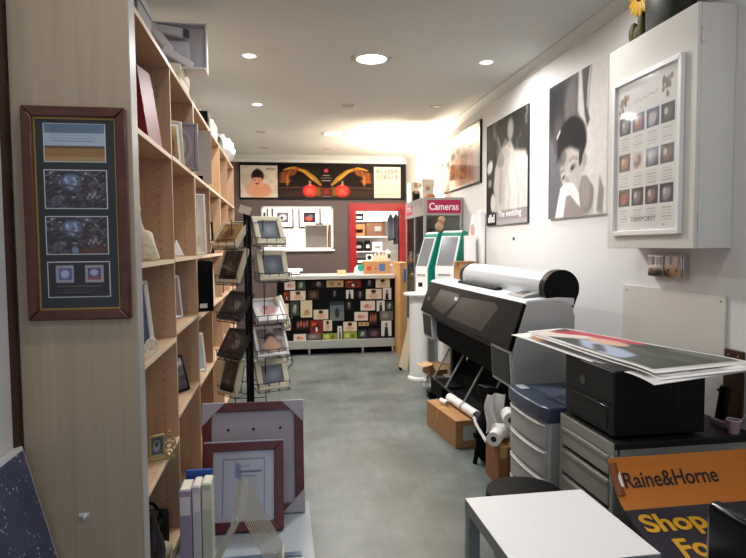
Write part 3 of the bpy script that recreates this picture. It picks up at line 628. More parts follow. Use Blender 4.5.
# zigzag wire rack
rk = thing('wire_rack','beige metal rack of stacked inverted V wires standing on the floor','rack',(-.2,2.68,.0125))
for i in range(14):
    y = 2.47+.0305*i
    mb = MB().tube([(-.232,y,.335),(-.215,y,.362),(-.2,y,.372),(-.185,y,.36),(-.175,y,.342),(-.02,y,.022)],.0023,8)
    part(rk,'wire',mb,metal_beige)
part(rk,'top_rail',MB().tube([(-.228,2.455,.336),(-.228,2.875,.336)],.004,8),metal_beige)
part(rk,'front_bar',MB().prism([(-.405,.0125),(-.372,.0125),(-.196,.348),(-.212,.372)],'y',2.448,2.456),metal_beige)
part(rk,'base_rail',MB().box(-.026,2.44,.0125,-.014,2.88,.022),metal_beige)
part(rk,'cross_rail',MB().box(-.40,2.446,.0125,-.014,2.458,.022),metal_beige)
# albums beside the bookcase
GA = 'albums standing on the floor beside the bookcase'
film = M('lilac_album','#a99bb8',.3,noise=(6,.08))
def album(label, x0, x1, y0, y1, h, cov, spine, rz=0):
    cx, cy = (x0+x1)/2, (y0+y1)/2; t = thing('photo_album',label,'album',(cx,cy,0),rz,GA); a, b = (x1-x0)/2, (y1-y0)/2
    part(t,'cover',MB().box(-a,-b,0,a,b,h),cov,local=True,bev=.003); part(t,'pages',MB().box(-a+.006,-b+.01,h,a-.006,b-.004,h+.003),cream_paper,local=True)
    part(t,'spine_label',MB().box(-a+.004,-b-.0012,h*.72,a-.004,-b,h*.93),spine,local=True)
    return t
album('lilac plastic wrapped album standing nearest the bookcase on the floor',-.478,-.425,2.68,2.81,.405,film,plastic_film)
album('white plastic wrapped album standing between the lilac and pale green albums',-.422,-.385,2.69,2.81,.415,M('white_album','#cfcbd3',.3),plastic_film)
album('pale green album standing nearest the leaning frames',-.382,-.338,2.70,2.81,.42,M('pale_green_album','#c5ccb6',.35),cream_paper)
solo('blue_folder','blue folder standing behind the pale albums on the floor','folder',MB().box(-.47,2.83,0,-.35,2.85,.44),blue_plastic,GA,bev=.002)
# ---------------------------------------------------------------- right wall: posters
WX = XR
def wallP(y_far, y_near, z0, z1, x): return bil((x,y_far,z0),(x,y_near,z0),(x,y_near,z1),(x,y_far,z1))
baby = [('gu','#5c5b5c','#d9d6d2'),('p',[(0,1),(.58,1),(.56,.75),(.5,.62),(.0,.2)],.2,'#3a393b'),('p',[(0,0),(.26,0),(.22,.4),(.1,.6),(0,.62)],.12,'#6c6c70'),
 ('e',.42,.80,.12,.18,-8,.9,'#77716f'),('e',.2,.62,.10,.14,0,1,'#575455'),('p',[(0,1),(.42,1),(.2,.9),(.05,.72),(0,.72)],.15,'#2b2b2d'),
 ('p',[(.55,1.02),(1.02,1.02),(1.02,.0),(.66,.3),(.64,.6),(.54,.74)],.04,'#dedad5'),
 ('p',[(.60,1.02),(.74,1.02),(.70,.86),(.69,.74),(.74,.64),(.70,.60),(.66,.68),(.63,.82)],.03,'#57504f'),('l',[(.76,1),(.73,.84),(.71,.7)],.006,.02,'#8a827e'),
 ('e',.43,.54,.26,.17,0,.2,'#262527'),('e',.45,.35,.21,.19,-14,.16,'#cbc5c0'),('e',.33,.42,.12,.08,20,.9,'#b0aaa6',.7),('e',.54,.30,.12,.14,0,.9,'#b5aeaa',.6),
 ('p',[(.17,.42),(.26,.50),(.42,.50),(.56,.46),(.63,.40),(.69,.50),(.62,.64),(.42,.71),(.24,.62)],.05,'#252426'),('e',.28,.44,.07,.06,30,.9,'#4a4849',.6),('e',.66,.38,.04,.05,0,.5,'#b0a8a3'),('e',.60,.42,.03,.07,-10,.6,'#3a3838'),
 ('e',.465,.35,.06,.03,14,1.0,'#a09894',.8),('e',.465,.352,.036,.016,14,.8,'#2c292a',.9),('e',.475,.357,.010,.006,0,.8,'#b5b0ac'),('e',.30,.292,.045,.022,24,1.0,'#a39c98',.8),('e',.30,.293,.026,.011,24,.8,'#4a4545',.85),('l',[(.40,.40),(.47,.42),(.54,.405)],.006,.04,'#8a827e'),('l',[(.25,.335),(.31,.35)],.006,.03,'#6f6966'),('e',.365,.265,.04,.03,0,.9,'#a39b97'),('e',.36,.245,.014,.008,0,.7,'#5c5553'),
 ('p',[(.14,.0),(.30,.0),(.35,.15),(.42,.16),(.60,.06),(.58,.16),(.48,.235),(.34,.255),(.24,.22),(.19,.12)],.025,'#f3f1ef'),('l',[(.24,.20),(.22,.1),(.2,.02)],.006,.02,'#c9c5c1'),('l',[(.32,.22),(.38,.2),(.5,.15)],.005,.02,'#cfcbc7'),
 ('p',[(.30,.0),(.70,.0),(.62,.06),(.50,.09),(.42,.15),(.36,.14)],.03,'#9b918d'),('e',.70,.155,.115,.14,6,.25,'#8a827f'),('e',.68,.165,.08,.11,6,.7,'#a0978f'),('p',[(.60,.285),(.70,.31),(.84,.26),(.9,.12),(.88,.0),(.82,.0),(.82,.18),(.70,.27)],.03,'#dcd8d3'),('p',[(.86,.02),(.95,.0),(.97,.16),(.9,.25)],.04,'#948d8a'),('l',[(.17,.60),(.22,.64)],.012,.015,'#d5d1ce'),('n',31,.025)]
def poster(label, y_far, y_near, z0, z1, lay, nx, edge):
    t = thing('wall_poster',label,'poster',(WX,(y_far+y_near)/2,z0),0,'posters mounted on the right wall')
    part(t,'poster_board',MB().box(WX-.02,y_near,z0,WX-.001,y_far,z1),edge,bev=.001)
    picture('printed_image',wallP(y_far-.001,y_near+.001,z0+.001,z1-.001,WX-.0208),nx,lay,t,print_satin); return t
poster('black and white poster of a baby hugging a cloth, beside the white wall cabinet',4.37,3.535,1.70,2.715,baby,130,white_paper)
bride = [('bg','#2a2926'),('nc',9,'#5a5852',.55,2),('nc',19,'#2a2926',.6,8),
 ('p',[(.22,.0),(.18,.3),(.24,.55),(.40,.72),(.62,.76),(.72,.66),(.96,.62),(1.02,.5),(1.02,0)],.06,'#bdb7af'),('p',[(.5,.1),(.55,.5),(.7,.62),(1.02,.56),(1.02,.1)],.08,'#d3cfc8'),
 ('e',.40,.62,.10,.08,20,.6,'#8f8880'),('e',.52,.66,.09,.05,-20,.6,'#a8a199'),('p',[(.36,.56),(.44,.5),(.42,.2),(.34,.2)],.06,'#a39c94'),('p',[(.26,.1),(.32,.12),(.34,.45),(.27,.5)],.05,'#bcb5ad'),('l',[(.5,.64),(.47,.4),(.44,.2)],.02,.06,'#b5aea6'),
 ('p',[(.0,.0),(.2,.0),(.22,.3),(.14,.5),(0,.52)],.05,'#262523'),('e',.10,.58,.08,.06,30,.5,'#cfcac4'),('e',.18,.22,.06,.09,0,.5,'#d2cdc6'),('e',.1,.42,.05,.04,0,.6,'#8a857f'),
 ('e',.62,.86,.07,.1,0,.8,'#8d8a84'),('l',[(.52,.62),(.60,.3),(.58,.14)],.012,.05,'#aaa39b'),('l',[(.7,.6),(.8,.35),(.82,.14)],.012,.06,'#b9b3aa'),('l',[(.86,.58),(.92,.4),(.94,.2)],.01,.05,'#b5afa6'),('l',[(.3,.84),(.4,.7),(.5,.78),(.62,.7)],.012,.05,'#8b8680'),('n',33,.03),('r',0,0,.28,.13,'#26211f'),('r',.28,.0,1,.135,'#9a8f90'),('r',.28,0,1,.045,'#a8a3a2')]
bp = poster('black and white wedding poster of a bride in a long veil on the right wall',5.785,4.77,1.695,2.70,bride,110,dark_grey)
PB = lambda s, t_: Vector((WX-.0214, 5.785-1.025*.32-s, 1.705+1.04*.062+t_))
lettering('The wedding',.085,PB,bp,ink_white,bold=.001,w=.56)
PB2 = lambda s, t_: Vector((WX-.0214, 5.785-.05-s, 1.705+.025+t_))
lettering('ılld',.105,PB2,bp,ink_white,bold=.004,w=.18)
# glazed group picture
t = thing('group_picture','wide glazed picture of a standing group of people, high on the right wall','picture',(WX,7.1,2.17),0,None)
group = [('gv','#b9b0a4','#cfc7bc'),('gu','#d3ccc2','#b7afa6')]
for cx, h, w_, c1 in ((.10,.42,.05,'#96604a'),(.22,.5,.045,'#a87e68'),(.34,.55,.045,'#b07a62'),(.46,.5,.05,'#c6beb4'),(.56,.58,.05,'#84503c'),(.66,.66,.06,'#b88672'),(.76,.7,.06,'#7e4634'),(.86,.66,.05,'#b58d80')):
    group += [('p',[(cx-w_*1.2,.05),(cx+w_*1.2,.05),(cx+w_,h-.1),(cx-w_,h-.1)],.06,c1),('e',cx,h,.035,.08,0,.5,'#c08e76'),('e',cx,h+.05,.036,.06,0,.6,'#6a4a3e',.8),('p',[(cx-w_*.9,.05),(cx+w_*.2,.05),(cx,h-.3),(cx-w_*.7,h-.3)],.06,'#8e5846',.6)]
group += [('p',[(.6,.75),(.74,.96),(.88,.8),(.86,.55),(.66,.55)],.12,'#a08d80',.6),('p',[(.12,.05),(.18,.05),(.2,.5),(.14,.6)],.05,'#d6cec4'),('p',[(.38,.05),(.44,.05),(.45,.5),(.4,.6)],.04,'#d6cec4'),('n',25,.03)]
part(t,'frame',MB().box(WX-.022,5.975,2.165,WX-.001,8.24,2.825),black,bev=.001)
picture('printed_image',bil((WX-.0228,8.225,2.18),(WX-.0228,5.99,2.18),(WX-.0228,5.99,2.81),(WX-.0228,8.225,2.81)),120,group,t,PRINT('print_glazed_bright',.25,1.0))
# ---------------------------------------------------------------- white wall cabinet with calendar
CX, CY0, CY1, CZ0, CZ1 = 1.9, 2.478, 3.215, 1.477, 2.607
t = thing('wall_cabinet','white painted meter cabinet mounted on the right wall, holding the framed calendar','cabinet',(WX,2.83,CZ0))
cab_m = M('cabinet_paint','#dfdcd4',.45)
part(t,'cabinet_body',MB().box(CX+.02,CY0,CZ0,WX-.001,CY1,CZ1),cab_m,bev=.003)
part(t,'cabinet_door',MB().box(CX,CY0-.002,CZ0,CX+.018,CY1,CZ1),cab_m,bev=.003)
for z in (1.60,2.46):
    h = part(t,'hinge',MB().cyl((CX+.022,CY0-.006,z-.035),(CX+.022,CY0-.006,z+.035),.006),cab_m)
    part(h,'hinge_leaf',MB().box(CX+.022,CY0-.003,z-.03,CX+.045,CY0,z+.03),cab_m)
kx = CX-.012
def onC(x, y): q = onX(x,y,kx); return q.y, q.z
ky0, kz1 = 2.555, 2.405; ky1, kz0 = 3.14, 1.548
ct = thing('framed_calendar','white framed photo calendar with twelve small pictures, hung on the white wall cabinet','calendar',(CX,2.84,kz0))
fm = MB()
for a in ([(ky0,kz0),(ky1,kz0),(ky1-.026,kz0+.026),(ky0+.026,kz0+.026)],[(ky1,kz0),(ky1,kz1),(ky1-.026,kz1-.026),(ky1-.026,kz0+.026)],[(ky1,kz1),(ky0,kz1),(ky0+.026,kz1-.026),(ky1-.026,kz1-.026)],[(ky0,kz1),(ky0,kz0),(ky0+.026,kz0+.026),(ky0+.026,kz1-.026)]):
    fm.prism(a,'x',CX-.024,CX-.0005)
part(ct,'frame',fm,white_gloss,bev=.003)
cal = [('bg','#e3e2de')]
cols = (.06,.285,.51,.735); rows = ((.655,'a'),(.41,'b'),(.17,'c')); pw, ph = .195, .115
pal = {'a':[('#3c3c42','#8a8a90'),('#5d5f74','#b06a6c'),('#4c5470','#b9b4b8'),('#2c2f2d','#4f5a50')],'b':[('#6b4a38','#a98a70'),('#d8d2ca','#8c6f60'),('#4a525f','#8b93a0'),('#3f3536','#7c6258')],'c':[('#3d3330','#b04a38'),('#33323a','#77747a'),('#4a4248','#927a78'),('#3b3d47','#8f939c')]}
for z, k in rows:
    for c, (bg_, fg) in zip(cols, pal[k]):
        cal += [('r',c,z,c+pw,z+ph,bg_),('e',c+pw*.5,z+ph*.45,pw*.33,ph*.34,20,.8,fg),('e',c+pw*.35,z+ph*.6,pw*.14,ph*.2,0,.8,'#c9b9b0' if fg!='#b04a38' else '#a8452f')]
        cal += [('r',c+.03,z-.105+.018*i,c+pw-.03,z-.105+.018*i+.006,'#b9b6b2') for i in range(5)]
for cx, cz in ((.13,.86),(.83,.87)):
    rs = random.Random(int(cx*100))
    for i in range(11): cal.append(('e',cx+rs.uniform(-.07,.07),cz+rs.uniform(-.06,.06),.022,.018,rs.uniform(0,180),.5,rs.choice(['#8d6f58','#6b5a4c','#a98a78','#77705e'])))
cal += [('l',[(.32,.845),(.37,.87),(.41,.845),(.46,.87),(.5,.85),(.56,.875),(.62,.86),(.68,.88)],.0025,.008,'#8a7466',.7)]
picture('printed_sheet',bil((CX-.008,ky1-.022,kz0+.022),(CX-.008,ky0+.022,kz0+.022),(CX-.008,ky0+.022,kz1-.022),(CX-.008,ky1-.022,kz1-.022)),160,cal,ct,print_gloss)
PC = lambda s, t_: Vector((CX-.0086, ky1-.03-.14-s, kz0+.075+t_))
lettering('TARPOEIT',.034,PC,ct,ink_grey,w=.22)
PC2 = lambda s, t_: Vector((CX-.0086, ky0+.135-s, kz0+.045+t_))
lettering('&',.02,PC2,ct,ink_grey); 
# yellow and dark green ornament on top
t = thing('flower_pot','dark green pot with a yellow bloom standing on top of the white wall cabinet','ornament',(2.0,2.82,CZ1))
dg = M('dark_green_glaze','#23281a',.5,noise=(12,.3)); yl = M('yellow_petal','#c79a1c',.5)
part(t,'pot',MB().lathe([(.085,0),(.092,.02),(.096,.24),(.09,.255),(.08,.24)],(2.0,2.82,CZ1),30,sx=.95,sy=1.75),dg)
for (dy, hh, lean) in ((.255,.11,.03),(.30,.14,.05),(.22,.2,.01)):
    part(t,'cactus_arm',MB().ball((1.985,2.81+dy,CZ1+hh/2),.03,.026,hh/2,n=14),bpy.data.materials.get('olive_leaf') or M('olive_leaf','#4a4a1e',.6,noise=(18,.2)))
pt = MB()
for i in range(14):
    a = 6.283*i/14; c0 = Vector((1.95,3.0,CZ1+.24)); d = Vector((0,math.cos(a),math.sin(a)))
    e = MB().ball((0,0,.055),.008,.02,.055,n=8); e.xf(Matrix.Translation(c0) @ Matrix.Rotation(a,4,'X')); pt.add(e.v,e.f)
b_ = part(t,'bloom',pt,yl); part(b_,'bloom_centre',MB().ball((1.945,3.0,CZ1+.24),.014,.03,.03),M('brown_seed','#4a2f14',.8))
# ---------------------------------------------------------------- outlet, boards on the wall
t = thing('power_outlet','chrome double power outlet under the white wall cabinet','outlet',(WX,2.9,1.31))
part(t,'back_box',MB().box(WX-.035,2.765,1.315,WX-.001,3.055,1.445),chrome,bev=.004)
for y0 in (2.77,2.917):
    f_ = part(t,'face_plate',MB().box(WX-.045,y0,1.32,WX-.035,y0+.134,1.44),chrome,bev=.004)
    for s_ in (.035,.1): part(f_,'rocker_switch',MB().box(WX-.053,y0+s_-.018,1.385,WX-.045,y0+s_+.018,1.43),white_gloss,bev=.002)
    for s_ in (.035,.1): part(f_,'socket_slots',MB().box(WX-.0462,y0+s_-.006,1.35,WX-.0449,y0+s_-.003,1.366).box(WX-.0462,y0+s_+.003,1.35,WX-.0449,y0+s_+.006,1.366),black)
t = thing('wall_panel','white painted access panel screwed to the right wall behind the black printer','panel',(WX,2.9,.5))
part(t,'panel_board',MB().box(WX-.014,2.492,.5,WX-.001,3.34,1.252),M('panel_paint','#d9d5cc',.5),bev=.002)
for y in (2.52,3.3): part(t,'screw',MB().cyl((WX-.014,y,1.22),(WX-.0155,y,1.22),.006),mid_grey)
t = thing('wood_plate','dark brown wooden plate on the right wall beside the black printer','plate',(WX,2.43,.66))
part(t,'plate_board',MB().box(WX-.016,2.375,.68,WX-.001,2.487,1.0),teak_dark,bev=.002)
for y in (2.40,2.46): part(t,'screw',MB().cyl((WX-.016,y,.975),(WX-.018,y,.975),.005),gold_fillet)
t = thing('wall_notice','small white paper notice taped on the right wall above the wide printer roll','notice',(WX,5.0,1.45))
nq = onX(514,242,WX)
part(t,'notice_sheet',MB().box(WX-.003,nq.y-.05,nq.z-.07,WX-.001,nq.y+.05,nq.z+.07),white_paper); part(t,'printed_mark',MB().box(WX-.0035,nq.y-.025,nq.z+.015,WX-.003,nq.y+.025,nq.z+.045),dark_grey)
# ---------------------------------------------------------------- drawer cabinet
KX0,KX1,KY0,KY1,KZ = 1.385,2.072,2.265,2.748,.652
t = thing('drawer_cabinet','grey drawer cabinet with a dark top carrying the black photo printer','cabinet',(1.73,2.47,0))
cabg = M('cabinet_grey','#8f8f86',.45,noise=(3,.03))
part(t,'cabinet_body',MB().box(KX0+.03,KY0,.03,KX1,KY1,KZ-.03),cabg,bev=.003)
part(t,'drawer_gap_shade',MB().box(KX0+.018,KY0+.02,.04,KX0+.031,KY1-.02,KZ-.06),black_matt)  # black sheet that paints the shade in the gaps between drawers
part(t,'cabinet_top',MB().box(KX0+.002,KY0-.004,KZ-.03,KX1,KY1+.004,KZ),M('dark_top','#1d1d1c',.5,spec=.2),bev=.004)
part(t,'top_lip',MB().box(KX0-.003,KY0,KZ-.06,KX0+.02,KY1,KZ-.004),cabg,bev=.003)
part(t,'corner_post',MB().box(KX0-.004,KY0-.002,.03,KX0+.03,KY0+.028,KZ-.06),cabg,bev=.003)
part(t,'corner_post',MB().box(KX0-.004,KY1-.028,.03,KX0+.03,KY1+.002,KZ-.06),cabg,bev=.003)
for z0, z1 in ((.50,.588),(.362,.478),(.222,.34),(.07,.2)):
    d = part(t,'drawer',MB().box(KX0-.006,KY0+.032,z0,KX0+.02,KY1-.032,z1),cabg,bev=.004)
    part(d,'finger_pull',MB().box(KX0-.012,KY0+.032,z1-.018,KX0-.006,KY1-.032,z1),cabg,bev=.002)
part(t,'plinth',MB().box(KX0+.04,KY0+.02,0,KX1,KY1-.02,.03),black)
for x in (1.62,1.93): part(t,'screw',MB().cyl((x,KY0,.585),(x,KY0-.003,.585),.008),black)
# black photo printer
BXA,BXB,BYA,BYB,BZ = 1.404,1.84,2.30,2.745,KZ
t = thing('photo_printer','black cube shaped photo printer on the grey drawer cabinet, under a pile of prints','printer',(1.67,2.54,BZ))
part(t,'printer_body',MB().box(BXA+.012,BYA,BZ+.012,BXB,BYB,.955),M('printer_black','#0d0e0f',.5,spec=.2),bev=.006)
part(t,'front_panel',MB().box(BXA,BYA+.006,BZ+.014,BXA+.014,BYB-.006,.95),M('printer_front','#191b1d',.5,spec=.3),bev=.005)
tr = part(t,'paper_tray',MB().box(BXA-.004,BYA+.05,BZ+.03,BXA+.004,BYB-.075,BZ+.135),black_gloss,bev=.004)
part(tr,'tray_groove',MB().box(BXA-.002,BYA+.02,BZ+.152,BXA+.002,BYB-.05,BZ+.157),black)
part(t,'emblem',MB().cyl((BXA-.0006,2.57,.86),(BXA+.001,2.57,.86),.022,n=24),M('faint_emblem','#44474a',.4))
for x in (BXA+.05,BXB-.05):
    for y in (BYA+.04,BYB-.04): part(t,'foot',MB().cyl((x,y,BZ),(x,y,BZ+.014),.015),black_matt)
part(t,'side_vent',MB().box(1.68,BYA-.001,.70,1.685,BYA+.001,.92),black)
# prints on top
GP = 'large prints piled on the black printer'
def sheet_print(label, A, B, C, D, lay, nx, dz=0, sag=0.0):
    f0 = bil(A,B,C,D)
    def f(u, v):
        p = f0(u,v); p.z += dz - sag*(max(0,u-.85)/.15)**2*.02 + .006*math.sin(u*5.2+1.1)*sag; return p
    t = thing('poster_print',label,'print',f(.5,.5),0,GP)
    part(t,'paper',MB().sheet(f,26,12,.0025),white_paper,ang=60)
    picture('printed_image',lambda u,v: f(.02+.96*u,.03+.94*v)+Vector((0,0,.0012)),nx,lay,t,print_matt)
white = [('bg','#eceae6'),('p',[(.12,.05),(.9,.05),(.9,.55),(.2,.4)],.1,'#6d5140'),('p',[(.2,.02),(.95,.02),(.95,.3),(.25,.22)],.08,'#2c2220'),('e',.13,.16,.05,.12,20,.6,'#a97a58')]
brownp = [('bg','#e8e4de'),('p',[(.05,.04),(.97,.04),(.97,.9),(.05,.9)],.02,'#57483f'),('n',7,.3),('p',[(.1,.05),(.95,.05),(.9,.3),(.2,.25)],.1,'#2b2422')]
greenp = [('bg','#e9e6e0'),('p',[(.02,.03),(.98,.03),(.98,.97),(.02,.97)],.01,'#4a5048'),('n',7,.18),('p',[(.02,.03),(.02,.6),(.08,.56),(.2,.76),(.36,.7),(.3,.45),(.22,.2),(.16,.03)],.04,'#e3d6cc'),('p',[(.03,.45),(.10,.97),(.52,.97),(.56,.86),(.44,.74),(.24,.70),(.1,.42)],.03,'#bf3f4c'),('e',.42,.60,.13,.17,-8,.2,'#dcae90'),('p',[(.30,.40),(.38,.46),(.60,.42),(.74,.3),(.76,.08),(.66,.04),(.44,.1)],.04,'#aab6d0'),('p',[(.42,.34),(.48,.38),(.62,.12),(.56,.06)],.03,'#4e4a52'),('p',[(.66,.95),(.98,.95),(.98,.8),(.7,.82)],.08,'#6b7068'),('l',[(.6,.6),(.75,.5),(.95,.55)],.02,.1,'#6a7264')]
sheet_print('white edged print at the bottom of the pile on the black printer',(1.31,3.22,.974),(1.475,2.13,.953),(2.0,2.25,.962),(1.70,3.30,.988),white,70,0,1.0)
sheet_print('brown toned print second from the bottom of the pile',(1.40,3.19,.979),(1.53,2.17,.9575),(2.03,2.24,.9665),(1.66,3.27,.984),brownp,60,.001,.8)
sheet_print('white backed print third from the bottom of the pile',(1.42,3.21,.984),(1.55,2.20,.962),(2.06,2.29,.971),(1.68,3.28,.988),brownp,40,.002,.7)
sheet_print('dark green print with a red shape and pale blue cloth on top of the pile',(1.42,3.24,.986),(1.53,2.205,.966),(2.085,2.31,.968),(1.66,3.30,.990),greenp,110,.004,.4)
# cordless phone, cable
t = thing('cordless_phone','black cordless handset standing in its charger by the wooden plate','phone',(2.02,2.43,KZ))
part(t,'charger_base',MB().box(1.985,2.36,KZ,2.055,2.45,KZ+.03),M('pink_grey_plastic','#8d6e78',.5),bev=.006)
hs = part(t,'handset',MB().obox((2.02,2.41,KZ+.105),(.028,.052,.165),(R(6),R(4),0)),black,bev=.009)
part(hs,'earpiece',MB().obox((2.004,2.412,KZ+.165),(.004,.03,.012),(R(6),R(4),0)),dark_grey)
part(t,'charger_cable',MB().tube([(2.055,2.37,KZ+.012),(2.066,2.34,KZ+.05),(2.066,2.315,KZ+.085),(2.063,2.29,KZ+.07),(2.06,2.262,KZ+.03),(2.058,2.25,KZ+.006)],.004),white_gloss)
t = thing('small_cup','pinkish paper cup beside the handset on the drawer cabinet','cup',(1.985,2.30,KZ))
part(t,'cup_body',MB().lathe([(.022,0),(.03,.06),(.027,.06),(.02,.006)],(1.985,2.30,KZ),18),M('pink_cup','#a98590',.6)); part(t,'cup_rim',MB().tube([(1.985+.03*math.cos(q),2.30+.03*math.sin(q),KZ+.06) for q in [6.283*i/20 for i in range(20)]],.0018,6,closed=True),white_gloss)
# ---------------------------------------------------------------- colour laser printer
def bowed(x0, x1, y0, y1, bulge, r=.05, n=10):
    pts = []
    for i in range(n+1):
        s = i/n; pts.append((x0+bulge*(1-math.sin(math.pi*s)), y0+(y1-y0)*s))
    pts[0] = (x0+bulge+.012, y0); pts[-1] = (x0+bulge+.012, y1)
    return pts+[(x1,y1),(x1,y0)]
LX, LY0, LY1 = 1.312, 2.79, 3.31
t = thing('laser_printer','light grey floor standing laser printer with a dark blue top, next to the drawer cabinet','printer',(1.6,3.06,0))
part(t,'printer_body',MB().prism(bowed(LX+.012,1.9,LY0,LY1,.014),'z',.04,.58),lt_grey,bev=.006)
tc_ = part(t,'top_cover',MB().prism(bowed(LX-.006,1.91,LY0-.006,LY1+.006,.016),'z',.58,.662),navy,bev=.012,seg=3)
part(tc_,'output_recess',MB().box(1.45,LY0+.05,.661,1.86,LY1-.08,.667),M('navy_recess','#4c586e',.35),bev=.003)
part(tc_,'button_panel',MB().box(LX+.05,LY1-.13,.661,LX+.10,LY1-.03,.669),silver,bev=.003)
part(tc_,'recess_line',MB().box(1.62,LY0+.05,.667,1.625,LY1-.08,.669),black)
for z0, z1 in ((.44,.57),(.29,.425),(.155,.275),(.05,.145)):
    d = part(t,'paper_drawer',MB().prism(bowed(LX,LX+.10,LY0+.02,LY1-.02,.014),'z',z0,z1),lt_grey,bev=.007)
    part(d,'drawer_lip',MB().prism(bowed(LX-.008,LX+.03,LY0+.03,LY1-.03,.014),'z',z1-.017,z1-.007),M('pale_lip','#c9c9c6',.35),bev=.003)
    part(d,'drawer_label',MB().box(LX+.018,LY0+.07,z0+.03,LX+.021,LY0+.1,z0+.04),dark_grey)
part(t,'side_panel',MB().box(LX+.09,LY0-.004,.06,1.8,LY0+.002,.565),M('side_grey','#9b9b9a',.45),bev=.002)
for x in (1.40,1.84):
    for y in (LY0+.05,LY1-.05): part(t,'foot',MB().cyl((x,y,0),(x,y,.045),.025),black_matt)
# ---------------------------------------------------------------- wide format printer
Y0, Y1 = 3.405, 5.735
t = thing('wide_format_printer','long wide format printer with black smoked front cover along the right wall','printer',(1.65,4.57,0))
wh = M('printer_white','#d2d5d8',.35); gy = M('printer_grey','#b4b5b3',.45)
endp = [(1.492,1.150),(1.402,.862),(1.408,.60),(1.80,.60),(1.805,1.05),(1.79,1.11),(1.75,1.145),(1.69,1.16)]
part(t,'end_housing',MB().prism(endp,'y',Y0,Y0+.11),gy,bev=.006)
part(t,'end_housing',MB().prism(endp,'y',Y1-.11,Y1),gy,bev=.006)
part(t,'rear_housing',MB().box(1.60,Y0+.1,.62,1.80,Y1-.1,1.10),black)
part(t,'top_cover',MB().prism([(1.47,1.138),(1.495,1.158),(1.70,1.172),(1.80,1.165),(1.80,1.12),(1.50,1.12)],'y',Y0+.004,Y1-.004),wh,bev=.004)
fcp = [(1.468,1.142),(1.368,.852),(1.395,.838),(1.50,1.135)]
fc = part(t,'front_cover',MB().prism(fcp,'y',Y0+.006,Y1-.006),M('cover_black','#0b0c0d',.3,spec=.3,ior=1.2),bev=.006)
def onF(y, s, o): # s 0 bottom .. 1 top on the slanted cover
    return Vector((1.368+.1*s, y, .852+.29*s)) + Vector((-.29,0,.1)).normalized()*o
def winplate(q):
    lo = [onF(y,s,.0) for y,s in q]; hi = [onF(y,s,.0015) for y,s in q]; n = len(q)
    return MB().add(lo+hi,[tuple(range(n,2*n))]+[(i,(i+1)%n,n+(i+1)%n,n+i) for i in range(n)])
part(fc,'cover_window',winplate([(5.25,.84),(4.72,.84),(4.62,.72),(4.95,.16),(5.4,.30)]),smoke_win)
part(fc,'cover_window',winplate([(4.60,.78),(3.85,.86),(3.78,.75),(3.95,.14),(4.80,.14)]),smoke_win)
part(fc,'warning_sticker',winplate([(4.77,.74),(4.68,.74),(4.68,.64),(4.77,.64)]).xf(Matrix.Translation((-.002,0,.0007))),silver)
part(fc,'cover_emblem',winplate([(5.58,.52),(5.54,.52),(5.54,.40),(5.58,.40)]),mid_grey)
part(t,'platen',MB().prism([(1.43,.85),(1.42,.80),(1.60,.70),(1.62,.85)],'y',Y0+.1,Y1-.1),black)
part(t,'front_apron',MB().prism([(1.44,.80),(1.46,.60),(1.62,.60),(1.62,.80)],'y',Y0+.35,Y1-.35),M('apron_black','#080809',.7,ior=1.15))
for a, b_ in ((Y0+.02,Y0+.36),(Y1-.36,Y1-.02)):
    q = part(t,'ink_cover',MB().prism([(1.385,.842),(1.40,.605),(1.45,.605),(1.45,.842)],'y',a,b_),silver,bev=.006)
    part(q,'cover_inset',MB().prism([(1.3815,.825),(1.3945,.625),(1.41,.625),(1.41,.825)],'y',a+.018,b_-.018),dark_grey,bev=.004)
rc = part(t,'roll_cover',MB().cyl((1.725,3.50,1.225),(1.725,5.12,1.225),.112,n=40).box(1.65,3.5,1.14,1.83,5.12,1.225),silver,ang=50)
for a, b_ in ((3.425,3.505),(5.115,5.19)):
    part(t,'roll_end_cap',MB().prism([(1.725+.119*math.cos(R(q)),1.225+.119*math.sin(R(q))) for q in range(-24,205,6)]+[(1.635,1.15),(1.67,1.12),(1.78,1.08),(1.805,1.10)],'y',a,b_),black,bev=.004,ang=50)
part(t,'paper_slot',MB().box(1.56,4.15,1.165,1.615,5.08,1.185),black,bev=.002)
cpn = part(t,'control_panel',MB().prism([(1.51,1.160),(1.525,1.175),(1.62,1.195),(1.625,1.165)],'y',3.52,3.80),mid_grey,bev=.003)
part(cpn,'display_screen',MB().prism([(1.54,1.1795),(1.605,1.1935),(1.605,1.195),(1.54,1.181)],'y',3.6,3.72),black_gloss)
for y in (3.80,5.36):
    part(t,'stand_leg',MB().box(1.58,y-.04,.10,1.72,y+.04,.62),black,bev=.006)
    ft = part(t,'stand_foot',MB().box(1.345,y-.045,.055,1.90,y+.045,.125),black,bev=.01)
    for x in (1.40,1.85): part(ft,'caster',MB().cyl((x,y-.02,.03),(x,y+.02,.03),.03),black_matt)
part(t,'cross_bar',MB().box(1.62,3.8,.16,1.68,5.36,.24),black,bev=.004)
part(t,'paper_basket',MB().sheet(lambda u,v: (1.40+.36*u, 3.82+1.52*v, .16+.30*u*u+.10*(1-u)**2-.02*math.sin(math.pi*u)),16,8,.004),black_matt,ang=70)
for y in (5.25,4.85,4.35,3.95): part(t,'basket_rod',MB().tube([(1.60,y,.66),(1.50,y,.48),(1.38,y,.27)],.009,8),mid_grey)
part(t,'basket_rail',MB().tube([(1.38,3.82,.265),(1.38,5.34,.265)],.01,8),black)
part(t,'waste_box',MB().box(1.37,4.95,.125,1.66,5.33,.25),black_matt,bev=.006)
